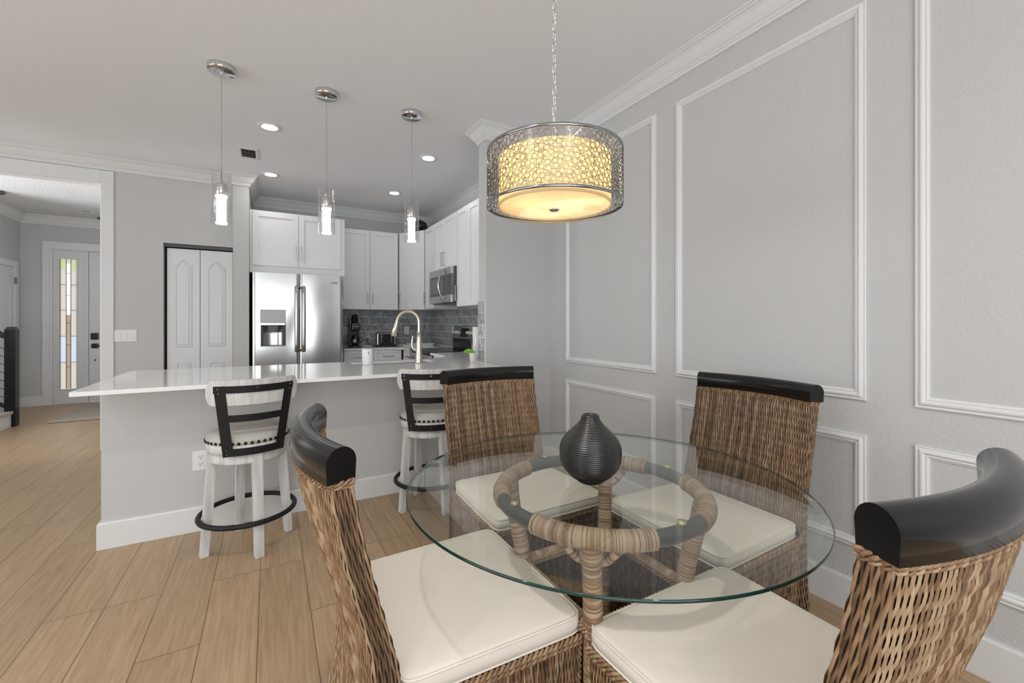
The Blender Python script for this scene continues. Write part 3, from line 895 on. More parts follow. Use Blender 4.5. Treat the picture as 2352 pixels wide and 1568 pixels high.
ts = empty('toaster', (1.385, 6.0, Z0), 0, 'black and silver four-slice toaster on the back worktop left of the tap', 'toaster')
b = MB(); b.box(-.135, .135, -.08, .10, .012, .182, b=.02); b.build('body', M_STEEL, ts)
b = MB(); b.box(-.10, .10, -.086, -.078, .016, .170, b=.004); b.box(-.145, .145, -.088, .105, .0, .02, 0, b=.006); b.build('front_panel', M_BLACKP, ts)
for x in (-.068, .068):
    b = MB(); b.box(x - .005, x + .005, -.088, -.085, .05, .14); b.box(x - .02, x + .02, -.105, -.084, .138, .148, b=.003); b.build('lever', M_STEEL, ts)
for x in (-.07, .07):
    for y in (-.04, .04): b = MB(); b.box(x - .045, x + .045, y - .01, y + .01, .178, .1835); b.build('slot', M_BLACKP, ts)
b = MB(); b.tube([(1.10, 6.02, 1.0), (1.13, 6.04, .97), (1.17, 6.03, .935), (1.19, 6.0, .915), (1.21, 5.97, .905)], .004, 8)
b.tube([(1.10, 5.95, Z0 + .004), (1.07, 5.92, Z0 + .004), (1.08, 5.88, Z0 + .004), (1.11, 5.90, Z0 + .004), (1.10, 5.95, Z0 + .004)], .004, 8)
tag(b.build('power_cord', M_BLACKP), 'black power cord running from coffee machine to toaster', 'cord')


def plate(name, label, loc, rz, gang='outlet', w=.072, h=.115, cat='outlet'):
    r = empty(name, loc, rz, label, cat)
    b = MB(); b.box(-w / 2, w / 2, -.006, 0, -h / 2, h / 2, b=.002); b.build('cover_plate', M_WHITEP, r)
    if gang == 'outlet':
        for z in (-.02, .02):
            b = MB(); b.lathe([(0, 0), (.0165, 0), (.0165, .0015), (0, .0015)], 24); vv = [(p[0], -.006 - p[2], p[1] + z) for p in b.v]; fcs = b.f
            c = MB(); c.add(vv, fcs, 0)
            c.box(-.008, -.006, -.0082, -.007, z, z + .008, 1); c.box(.006, .008, -.0082, -.007, z, z + .008, 1); c.box(-.0025, .0025, -.0082, -.007, z - .010, z - .005, 1)
            c.build('socket', [M_WHITEP, M_DARKGAP], r)
    else:
        for i in range(3):
            x = -.046 + .046 * i
            b = MB(); b.box(x - .017, x + .017, -.009, -.005, -.034, .034, b=.002); b.build('rocker', M_WHITEP, r)
    return r


plate('wall_outlet', 'white double outlet on the half wall behind the left bar stool', (-.352, YP, .407), 0)
plate('wall_outlet', 'white outlet on the grey back tiles beside the coffee maker', (.905, YB - .008, 1.10), 0)
plate('wall_outlet', 'white outlet on the grey back tiles to the right of the toaster', (1.757, YB - .008, 1.10), 0)
plate('wall_outlet', 'white outlet on the side-wall tiles left of the range backguard', (XR - .008, 5.33, 1.10), -PI / 2)
plate('light_switch', 'white triple rocker switch plate beside the foyer opening', (-1.217, YL, 1.085), 0, 'switch', .168, .115, 'light switch')

# cutting boards
b = MB(); b.box(1.60, 2.02, 5.84, 6.06, Z0, Z0 + .016, b=.005)
tag(b.build('cutting_board', M_WHITEP), 'white cutting board lying in the worktop corner, lower of two', 'cutting board', 'cutting boards in the corner')
b = MB(); b.box(1.70, 2.06, 5.88, 6.12, Z0 + .017, Z0 + .033, b=.005)
tag(b.build('cutting_board', M_WHITEP), 'white cutting board lying in the worktop corner, upper of two', 'cutting board', 'cutting boards in the corner')

# bird ornament on the corner cabinet
b = MB()
b.tube([(-.17, .0, .010), (-.12, 0, .022), (-.06, 0, .055), (.0, 0, .085), (.04, 0, .10), (.075, 0, .085), (.105, 0, .05), (.13, 0, .022), (.15, 0, .012)],
       lambda i: (.008, .018, .050, .080, .090, .075, .045, .018, .006)[i], 20)
b.tube([(.0, 0, .12), (-.01, 0, .17), (-.03, 0, .205), (-.065, 0, .215), (-.10, 0, .205)], lambda i: (.05, .036, .026, .018, .004)[i], 16)
o = b.build('ornament', mat('bronze_glaze', (.025, .023, .018), .15, .4), None, (1.80, 5.85, UT + .004), -.5)
tag(o, 'dark glossy ornament standing on top of the corner cabinet', 'ornament')

# ------------------------------------------------------------------ items on the peninsula
fa = empty('kitchen_faucet', (1.035, 3.335, Z0), 0, 'tall brushed nickel gooseneck tap rising from the peninsula', 'faucet')
dx, dy = -.86, .50
b = MB(); b.lathe([(0, 0), (.031, 0), (.031, .006), (.027, .05), (.022, .12), (.0175, .2), (.0175, .245), (0, .245)], 28); b.build('body', M_NICKEL, fa)
b = MB(); R_ = .088
pts = [(0, 0, .24), (0, 0, .28), (0, 0, .322)] + [(dx * R_ * (1 - math.cos(a)), dy * R_ * (1 - math.cos(a)), .322 + R_ * math.sin(a)) for a in [PI * k / 16 * .93 for k in range(1, 17)]]
e = Vector(pts[-1]); b.tube(pts, .0125, 16); b.build('spout', M_NICKEL, fa)
b = MB(); dn = Vector((dx * .22, dy * .22, -.95)).normalized()
b.tube([e, e + dn * .02, e + dn * .06, e + dn * .125, e + dn * .13], lambda i: (.013, .015, .018, .022, .019)[i], 20); b.build('spray_head', M_NICKEL, fa)
b = MB(); h0 = Vector((dx * .02, dy * .02, .10)); h1 = Vector((dx * .05, dy * .05, .115))
b.tube([h0, h1, h1 + Vector((dx * .008, dy * .008, .04)), h1 + Vector((dx * .0, dy * .0, .10))], lambda i: (.012, .012, .007, .005)[i], 12); b.build('lever', M_NICKEL, fa)

sb = empty('soap_dispenser', (.652, 3.40, Z0), 0, 'white soap bottle with black pump standing on the peninsula left of the tap', 'soap dispenser')
b = MB(); b.lathe([(0, 0), (.036, 0), (.039, .004), (.039, .118), (.037, .122), (0, .122)], 32); b.build('label_wrap', M_WHITEP, sb)
b = MB(); b.lathe([(.037, .122), (.034, .134), (.024, .145), (.013, .150), (.013, .156), (0, .156)], 32); b.build('bottle', thin_glass('clear_bottle', (.9, .9, .9), 1, .05, .10), sb)
b = MB(); b.lathe([(0, .152), (.015, .152), (.015, .168), (.006, .17), (.004, .172), (.004, .20), (0, .20)], 20)
b.tube([(.006, 0, .198), (-.012, -.02, .20), (-.018, -.03, .192)], .005, 10); b.build('pump', M_BLACKP, sb)
b = MB(); b.box(-.002, .002, -.0405, -.0385, .085, .10); b.build('lettering', M_BLACKP, sb)

pt = empty('towel_holder', (1.568, 3.365, Z0), 0, 'white paper towel roll half hidden behind the tiled end of the wing wall', 'paper towel')
b = MB(); b.lathe([(0, .012), (.05, .012), (.05, .285), (.018, .285), (.018, .012)], 36); b.build('paper_roll', mat('paper', (.82, .82, .80), .9), pt)
b = MB(); b.lathe([(0, 0), (.055, 0), (.055, .008), (0, .008)], 32); b.tube([(0, 0, .008), (0, 0, .305)], .005, 10)
b.tube([(-.05, -.03, .008), (-.052, -.034, .04), (-.046, -.038, .12), (-.042, -.038, .19)], .0025, 8); b.build('stand', M_CHROME, pt)

pp = empty('potted_orchid', (1.425, 3.165, Z0), 0, 'small pale pot with one bright green leaf and bare stem on the peninsula', 'plant')
b = MB(); b.lathe([(0, 0), (.020, 0), (.021, .002), (.030, .078), (.0285, .079), (.026, .072), (0, .07)], 28); b.build('pot', mat('pale_pink_ceramic', (.72, .66, .65), .4), pp)


def leaf_mesh(b, base, d, ln, wd, curl, mi=0, s=(.25, -.3, .9)):
    d = Vector(d).normalized(); s = Vector(s); s = (s - d * s.dot(d)).normalized(); n_ = d.cross(s)
    def f(u, v):
        t = u; w = wd * math.sin(PI * min(1, t * .90 + .08)) ** .8 * (2 * v - 1)
        return Vector(base) + d * (t * ln) + s * w + n_ * (.15 * abs(w)) + Vector((0, 0, curl * math.sin(PI * t)))
    b.grid(f, 14, 6, mi)
    b.grid(lambda u, v: f(u, v) - n_ * .0015, 14, 6, mi, flip=True)


b = MB(); leaf_mesh(b, (.005, -.01, .082), (-.87, .49, .06), .085, .020, .008); leaf_mesh(b, (.012, -.012, .076), (-.7, .3, .3), .045, .018, .004)
b.build('leaf', mat('orchid_leaf', (.16, .38, .03), .35), pp)
b = MB(); b.tube([(0, 0, .07), (-.012, 0, .12), (-.008, 0, .155), (-.018, .004, .185)], .002, 8); b.tube([(.004, 0, .07), (0.0, .004, .11), (-.01, .006, .165)], .0015, 8); b.build('stem', mat('dry_stem', (.35, .27, .2), .7), pp)


# ------------------------------------------------------------------ woven sheets (real strands over a dark core)
def weave(b, fn, width, pitch, rod, length, r=.0027, amp=.0018, seed=1, step=None, phase=0, tone0=.45, backing=-.0010, tw=.0008):
    """fn(U, T) -> (P, N, A) arrays; U in 0..1 across, T in 0..1 up. strands material 0, core material 1"""
    rng = np.random.RandomState(seed)
    n = max(2, int(round(width / pitch))); m = max(6, int(round(length / (step or rod / 3.0))))
    T = np.linspace(0, 1, m + 1)
    for i in range(n):
        U = np.full(m + 1, (i + .5) / n)
        P, N, A = fn(U, T)
        seg = np.linalg.norm(np.diff(P, axis=0), axis=1); s = np.concatenate([[0], np.cumsum(seg)])
        s = s[-1] - s
        w = amp * np.cos(PI * (s / rod) + PI * i + phase)
        lat = (rng.rand() - .5) * .0006 + tw * np.sin(PI * (s / rod) + PI * i + phase) + .0003 * np.sin(s * 140 + rng.rand() * 6)
        vs = []
        for a in (0, 60, 120, 180):
            ca, sa = math.cos(math.radians(a)), math.sin(math.radians(a))
            vs.append(P + A * (r * ca + lat)[:, None] + N * (w + r * sa * .8)[:, None] if np.ndim(lat) else P + A * (r * ca + lat) + N * (w + r * .8 * sa)[:, None])
        V = np.stack(vs, 1).reshape(-1, 3)
        k = np.arange(m)
        F = []
        for c in range(3):
            F += list(zip((k * 4 + c).tolist(), (k * 4 + c + 1).tolist(), ((k + 1) * 4 + c + 1).tolist(), ((k + 1) * 4 + c).tolist()))
        tn = float(np.clip(tone0 + (rng.rand() - .5) * .55, 0, 1))
        b.add(V.tolist(), F, 0, True, tn)
    nu, nv = max(6, int(width / .03)), max(6, int(length / .04))
    UU, TT = np.meshgrid(np.linspace(0, 1, nu + 1), np.linspace(0, 1, nv + 1))
    P, N, A = fn(UU.ravel(), TT.ravel())
    P = P + N * backing
    F = [(j * (nu + 1) + i, j * (nu + 1) + i + 1, (j + 1) * (nu + 1) + i + 1, (j + 1) * (nu + 1) + i) for j in range(nv) for i in range(nu)]
    b.add(P.tolist(), F, 1, True)


def rope(b, pts, r=.004, pitch=.022, strands=2, mi=0, closed=False, seed=3, off=None):
    """twisted cane edging along a path"""
    P = [Vector(p) for p in pts]
    if closed: P = P + [P[0]]
    L = [0]
    for i in range(1, len(P)): L.append(L[-1] + (P[i] - P[i - 1]).length)
    n = max(8, int(L[-1] / .0045)); rng = random.Random(seed)
    out = [[] for _ in range(strands)]; j = 0
    for k in range(n + 1):
        s = L[-1] * k / n
        while j < len(P) - 2 and L[j + 1] < s: j += 1
        t = (s - L[j]) / max(L[j + 1] - L[j], 1e-6)
        p = P[j].lerp(P[j + 1], t); d = (P[j + 1] - P[j]).normalized()
        u = d.cross(Vector((0, 0, 1)));
        u = u.normalized() if u.length > .01 else d.orthogonal().normalized()
        w = u.cross(d)
        for q in range(strands):
            a = 2 * PI * (s / pitch + q / strands)
            out[q].append(p + (u * math.cos(a) + w * math.sin(a)) * r)
    for q in range(strands): b.tube(out[q], r * .95, 6, mi, tone=.35 + .4 * rng.random())


# ------------------------------------------------------------------ wicker dining chairs
ZR = .905       # underside of the wooden rail
fz = np.array([.0, .40, .48, .53, .64, .73, .79, .86, .93, 1.0]); fx = np.array([.0, .0, .0, -.010, -.040, -.062, -.075, -.088, -.097, -.104])
rz_ = np.array([0, .08, .18, .30, .42, .54, .617, .74, .85, .94, 1.0]); rx_ = np.array([-.105, -.092, -.074, -.058, -.050, -.058, -.076, -.108, -.129, -.142, -.150])
WB, WF, DP, ZS = .255, .268, .455, .415     # half widths back/front, seat depth, top of woven box


def sag(z): return .012 + .036 * np.clip((z - .1) / .8, 0, 1)


def Fx(z): return np.interp(z, fz, fx)


def Rx(z): return np.interp(z, rz_, rx_)


def hwid(z): return WB + 0 * z - .012 * np.clip((.35 - z) / .35, 0, 1)


def norm_(a): return a / np.linalg.norm(a, axis=1)[:, None]


def finite(base, U, T, sgn):
    e = 1e-3
    P = base(U, T)
    dU = base(np.clip(U + e, 0, 1), T) - base(np.clip(U - e, 0, 1), T)
    dT = base(U, np.clip(T + e, 0, 1)) - base(U, np.clip(T - e, 0, 1))
    A = norm_(dU); N = norm_(np.cross(dU, dT)) * sgn
    return P, N, A


def arch(u, h=.11):
    k = np.abs(2 * u - 1)
    return h * np.clip(1 - (k / .74) ** 2.6, 0, 1) ** .6


def sheet(base, sgn): return lambda U, T: finite(base, U, T, sgn)


def back_front(U, T):
    z = ZS + .02 + (ZR - ZS - .02) * T; y = (2 * U - 1) * WB
    x = Fx(z) - sag(z) * (1 - (y / WB) ** 2)
    return np.stack([x, y, z], 1)


def back_rear(U, T):
    z0 = arch(U, .09); z = z0 + (ZR - z0) * T; y = (2 * U - 1) * hwid(z)
    x = Rx(z) - sag(z) * (1 - (2 * U - 1) ** 2)
    return np.stack([x, y, z], 1)


def back_side(sy):
    def f(U, T):
        z = ZR * T
        x0 = Rx(z); x1 = np.where(z < ZS, .0, Fx(z))
        return np.stack([x0 + (x1 - x0) * U, sy * hwid(z), z], 1)
    return f


def box_side(sy):
    def f(U, T):
        z0 = arch(U * .92 + .0, .10) * (1 - 0 * U); z = z0 + (ZS - z0) * T
        x = (DP - .012 * (1 - z / ZS)) * U
        return np.stack([x, sy * (hwid(z) + (WF - WB) * U), z], 1)
    return f


def box_front(U, T):
    z0 = arch(U, .11); z = z0 + (ZS - z0) * T
    y = (2 * U - 1) * (WF - .012 * (1 - z / ZS)); x = DP - .012 * (1 - z / ZS) + 0 * U
    return np.stack([x, y, z], 1)


def make_chair():
    r = empty('wicker_chair', (0, 0, 0))
    PT, RD = .0052, .0290
    b = MB()
    weave(b, sheet(back_front, 1), .51, PT, RD, ZR - ZS, seed=1, tone0=.42)
    weave(b, sheet(back_rear, -1), .51, PT, RD, .88, seed=2, tone0=.58)
    b.build('backrest', [M_WICK, M_WBACK], r, fixn=False)
    for sy in (-1, 1):
        b = MB(); weave(b, sheet(back_side(sy), -sy * -1 if False else (-1 if sy > 0 else 1)), .052, .0062, .034, .90, seed=5 + sy, amp=.0022, r=.0026, tw=.0011, tone0=.42)
        b.build('back_post', [M_WICK, M_WBACK], r, fixn=False)
    b = MB()
    for sy in (-1, 1): weave(b, sheet(box_side(sy), -1 if sy > 0 else 1), DP, PT, RD, ZS, seed=9 + sy, tone0=.40)
    weave(b, sheet(box_front, 1), .53, PT, RD, ZS, seed=12, tone0=.42)
    b.box(-.03, DP - .004, -WB + .004, WB - .004, ZS - .01, ZS - .002, 1)
    b.build('seat_skirt', [M_WICK, M_WBACK], r, fixn=False)
    # braided edges
    loop = [(.0, -WB - .004, ZS)] + [(DP + .004, -WF - .003, ZS), (DP + .004, WF + .003, ZS)] + [(.0, WB + .004, ZS)]
    b = MB()
    for dz in (0, -.011): rope(b, [(x, y, z + dz) for x, y, z in loop], .0045, .03, 2)
    b.build('seat_braid', M_WICK, r, fixn=False)
    top = [(float(Rx(ZR)) - float(sag(ZR)) * (1 - (2 * u - 1) ** 2) - .002, (2 * u - 1) * WB, ZR - .003) for u in np.linspace(0, 1, 20)]
    top += [(float(Fx(ZR)) - float(sag(ZR)) * (1 - (2 * u - 1) ** 2) + .002, (2 * u - 1) * WB, ZR - .003) for u in np.linspace(1, 0, 20)]
    b = MB(); rope(b, top, .0038, .026, 2, closed=True); rope(b, [(x, y, z - .008) for x, y, z in top], .0028, .026, 2, closed=True, seed=8)
    b.build('rail_braid', M_WICK, r, fixn=False)
    for sy in (-1, 1):
        b = MB(); rope(b, [(DP - .010 * (1 - z / ZS), sy * (WF - .010 * (1 - z / ZS)), z) for z in np.linspace(0.0, ZS - .012, 8)], .0035, .03, 2, seed=13)
        b.build('corner_braid', M_WICK, r, fixn=False)
    # D-section wooden rail following the curve
    b = MB(); n = 28; prof = []
    hw, hh = .031, .068
    for k in range(13):
        a = PI * k / 12
        prof.append((hw * math.cos(a), hh - hw + hw * math.sin(a)))
    prof = [(hw * .93, 0)] + prof + [(-hw * .93, 0)]
    vs = []
    xm = (float(Fx(ZR)) + float(Rx(ZR))) / 2 - .001
    us = np.linspace(-1.015, 1.015, n + 1)
    for u in us:
        x = xm - float(sag(ZR)) * (1 - u * u); y = u * WB
        tx = 2 * float(sag(ZR)) * u; ty = WB; l = math.hypot(tx, ty); nx, ny = ty / l, -tx / l
        for p, q in prof: vs.append((x + nx * p, y + ny * p, ZR + q))
    m = len(prof); fs = [(i * m + k, i * m + (k + 1) % m, (i + 1) * m + (k + 1) % m, (i + 1) * m + k) for i in range(n) for k in range(m)]
    b.add(vs, fs, 0, True)
    b.add(vs[:m], [tuple(range(m))]); b.add(vs[-m:], [tuple(range(m))[::-1]])
    b.build('top_rail', M_BLWOOD, r)
    # cushion
    b = MB(); nu, nv = 30, 30; z0, z1 = ZS + .004, ZS + .050
    def outline(a):
        ca, sa = math.cos(a), math.sin(a); e = .12
        sx = math.copysign(abs(ca) ** e, ca); sy_ = math.copysign(abs(sa) ** e, sa)
        x = (DP + .012) / 2 + sx * (DP / 2 + .006); w = WB + (WF - WB) * x / DP
        return x, sy_ * w
    N_ = 96; cx_ = DP / 2
    layers = [(0.0, z0 + .0), (.90, z0), (.985, z0 + .006), (1.0, z0 + .02), (1.0, z1 - .016), (.992, z1 - .006), (.972, z1 - .001), (.93, z1 + .002), (.75, z1 + .006), (.45, z1 + .009), (.15, z1 + .010)]
    vs = []
    for s_, z in layers:
        for k in range(N_):
            x, y = outline(2 * PI * (k + .5) / N_)
            d_ = .0008 * math.sin(17 * x + 2) * math.sin(13 * y + 1)
            vs.append((cx_ + (x - cx_) * s_, y * s_, z + (d_ if z > z1 - .003 else 0)))
    fs = [(i * N_ + k, i * N_ + (k + 1) % N_, (i + 1) * N_ + (k + 1) % N_, (i + 1) * N_ + k) for i in range(len(layers) - 1) for k in range(N_)]
    b.add(vs, fs, 0, True); b.add(vs[-N_:], [tuple(range(N_))], 0, True)
    cu = b.build('seat_cushion', M_FABRIC, r)
    b = MB()
    for z, s_ in ((z1 - .003, .992), (z0 + .004, .99)):
        b.tube([(cx_ + (outline(2 * PI * (k + .5) / N_)[0] - cx_) * s_, outline(2 * PI * (k + .5) / N_)[1] * s_, z) for k in range(N_)], .0028, 6, closed=True)
    b.build('piping', M_FABRIC, cu)
    return r


chA = make_chair()
GRP = 'wicker dining chairs round the glass table'
spots = [((.235, 1.135), 0, 'wicker dining chair seen side-on in the left foreground, seat cushion towards the table'),
         ((1.01, 1.90), -PI / 2, 'wicker dining chair beyond the table, its back in front of the right bar stool'),
         ((1.712, 1.118), PI, 'wicker dining chair beyond the table, standing against the panelled wall'),
         ((.95, .37), PI / 2, 'wicker dining chair in the right foreground, pale woven back turned to the viewer')]
for i, ((x, y), rz, lab) in enumerate(spots):
    o = chA if i == 0 else copy_tree(chA)
    o.location = (x, y, 0); o.rotation_euler = (0, 0, rz)
    o['label'] = lab; o['category'] = 'chair'; o['group'] = GRP

# ------------------------------------------------------------------ glass table on a rattan base
TX, TY, TZ, TR = .885, 1.018, .735, .579
tb = empty('dining_table', (TX, TY, 0), 0, 'round glass-topped dining table on a wrapped rattan and wicker pedestal', 'table')
b = MB()
top = [(0, TZ), (TR - .028, TZ), (TR, TZ - .004)]
b.lathe([(1e-4, TZ), (TR - .030, TZ)], 128, 0, smooth=False)
b.lathe([(TR - .030, TZ), (TR - .002, TZ - .0045)], 128, 0, smooth=False)
b.lathe([(TR - .002, TZ - .0045), (TR, TZ - .006), (TR, TZ - .0105), (TR - .002, TZ - .012)], 128, 1, smooth=True)
b.lathe([(TR - .002, TZ - .012), (1e-4, TZ - .012)], 128, 0, smooth=False)
M_TG = thin_glass('table_glass', (.93, .945, .925), .9, 0.0, .038)
M_TGE = mat('glass_edge', (.01, .035, .03), .05)
b.build('glass_top', [M_TG, M_TGE], tb)
RG, RT = .302, .0235; zt = TZ - .0125 - .006 - RT
BH = .178; ZQ = .44


def ripple(base, per=.0042, a=.0011):
    return lambda s: base + a * abs(math.sin(PI * s / per))


def wrapped(b, pts, rad, per=.0034, n=14, seed=1):
    """cane-wrapped pole: ripples round a dense path"""
    P = [Vector(p) for p in pts]; L = [0]
    for i in range(1, len(P)): L.append(L[-1] + (P[i] - P[i - 1]).length)
    m = int(L[-1] / (per / 3)); out = []; j = 0; R = rad if callable(rad) else (lambda t: rad)
    rr = []; tn = []; rng = random.Random(seed); cur = .5
    for k in range(m + 1):
        s = L[-1] * k / m
        while j < len(P) - 2 and L[j + 1] < s: j += 1
        t = (s - L[j]) / max(L[j + 1] - L[j], 1e-6); out.append(P[j].lerp(P[j + 1], t))
        rr.append(R(s / L[-1]) + .0017 * abs(math.sin(PI * s / per)))
        if k % 3 == 0: cur = .5 + (rng.random() - .5) * .9
        tn.append(cur)
    b.tube(out, lambda i: rr[i], n, 0, tone=lambda i: tn[i])


b = MB()
b.tube([(RG * math.cos(a), RG * math.sin(a), zt) for a in [2 * PI * k / 96 for k in range(96)]], RT - .003, 16, closed=True)
ring = b.build('ring', M_RING, tb)
for q in range(4):
    a0 = PI / 4 + q * PI / 2
    b = MB(); sp_ = math.radians(29)
    wrapped(b, [(RG * math.cos(a0 + sp_ * t / 12), RG * math.sin(a0 + sp_ * t / 12), zt) for t in range(-12, 13)], RT + .001, per=.0032, seed=q)
    b.build('cane_wrap', M_WRAP, ring, fixn=False)
    a = a0 + PI / 4
    b = MB(); b.lathe([(0, zt + RT - .004), (.011, zt + RT - .004), (.011, TZ - .0122), (0, TZ - .0122)], 20, 0, (RG * math.cos(a), RG * math.sin(a), 0))
    b.build('rubber_pad', mat('clear_brass_pad', (.55, .48, .25), .2, .6), ring)
for q in range(4):
    a0 = PI / 4 + q * PI / 2; c_, s_ = math.cos(a0), math.sin(a0)
    b = MB()
    rt_ = RG * .985; rb = BH * math.sqrt(2) * .96
    wrapped(b, [(c_ * rb, s_ * rb, .0), (c_ * rb, s_ * rb, ZQ), (c_ * (rb + .008), s_ * (rb + .008), ZQ + .06), (c_ * (rb + .028), s_ * (rb + .028), ZQ + .15), (c_ * rt_, s_ * rt_, zt - .012)],
            lambda t: .0235 + .008 * max(0, (t - .9) / .1), per=.0040, seed=20 + q)
    for sg in (-1, 1):   # short curved braces from the post up to the ring
        t_ = Vector((-s_, c_, 0)) * sg; base = Vector((c_ * (rb + .02), s_ * (rb + .02), zt - .085))
        e_ = a0 + sg * .26
        end = Vector((RG * math.cos(e_), RG * math.sin(e_), zt - .012))
        wrapped(b, [base, base.lerp(end, .5) + Vector((0, 0, -.012)), end], .010, per=.004, n=10, seed=30 + q)
    b.build('post', M_WRAP, tb, fixn=False)
# square wicker box of the pedestal
BQ = BH


def ped(ax, sg):
    def f(U, T):
        z0 = arch(U, .12); z = z0 + (ZQ - z0) * T; w = BQ - .004
        t = (2 * U - 1) * w
        if ax == 'x': return np.stack([0 * t + sg * w, t, z], 1)
        return np.stack([t, 0 * t + sg * w, z], 1)
    return f


for ax, sg in (('x', -1), ('x', 1), ('y', -1), ('y', 1)):
    b = MB()
    nsg = sg if ax == 'x' else -sg
    weave(b, sheet(ped(ax, sg), nsg), .345, .0052, .0240, ZQ, seed=40 + sg, tone0=.22)
    weave(b, sheet(ped(ax, sg), -nsg), .345, .0052, .0240, ZQ, seed=44 + sg, tone0=.22, backing=-.001)
    b.build('woven_panel', [M_WICK, M_WBACK], tb, fixn=False)
    b = MB(); w = BQ
    if ax == 'x': p, q = (sg * w, -w, ZQ + .002), (sg * w, w, ZQ + .002); o1 = (.0155, 0)
    else: p, q = (-w, sg * w, ZQ + .002), (w, sg * w, ZQ + .002); o1 = (0, .0155)
    wrapped(b, [p, q], .0135, per=.005, n=12, seed=60 + sg)
    for s2 in (-1, 1):
        for dz in (0, -.010):
            rope(b, [(p[0] + s2 * o1[0], p[1] + s2 * o1[1], p[2] + dz), (q[0] + s2 * o1[0], q[1] + s2 * o1[1], q[2] + dz)], .004, .026, 2)
    b.build('frame_rail', M_WRAP, tb, fixn=False)

# vase
b = MB()
prof = [(0, 0), (.033, .0)]
outer = [(.034, .0), (.056, .017), (.073, .033), (.085, .050), (.0905, .067), (.0912, .088), (.088, .112), (.079, .131), (.064, .149), (.045, .165), (.034, .178), (.0275, .190), (.0255, .199)]
oz = np.array([p[1] for p in outer]); orr = np.array([p[0] for p in outer])
cs = np.polyfit(oz, orr, 7)
NZ = 34 * 8
for k in range(NZ + 1):
    z = .001 + .197 * k / NZ; rr_ = float(np.polyval(cs, z))
    prof.append((rr_ + .0013 * (abs(math.sin(PI * k / 8)) - .4), z))
prof += [(.024, .2), (.0225, .1995), (.0175, .198), (.0165, .190), (.03, .15), (.0, .12)]
b.lathe(prof, 96)
v = b.build('vase', mat('black_ribbed_ceramic', (.012, .012, .013), .27, spec=.7), None, (TX - .047, TY - .012, TZ + .0005))
tag(v, 'black ribbed bulb-shaped vase with narrow neck on the glass table', 'vase')


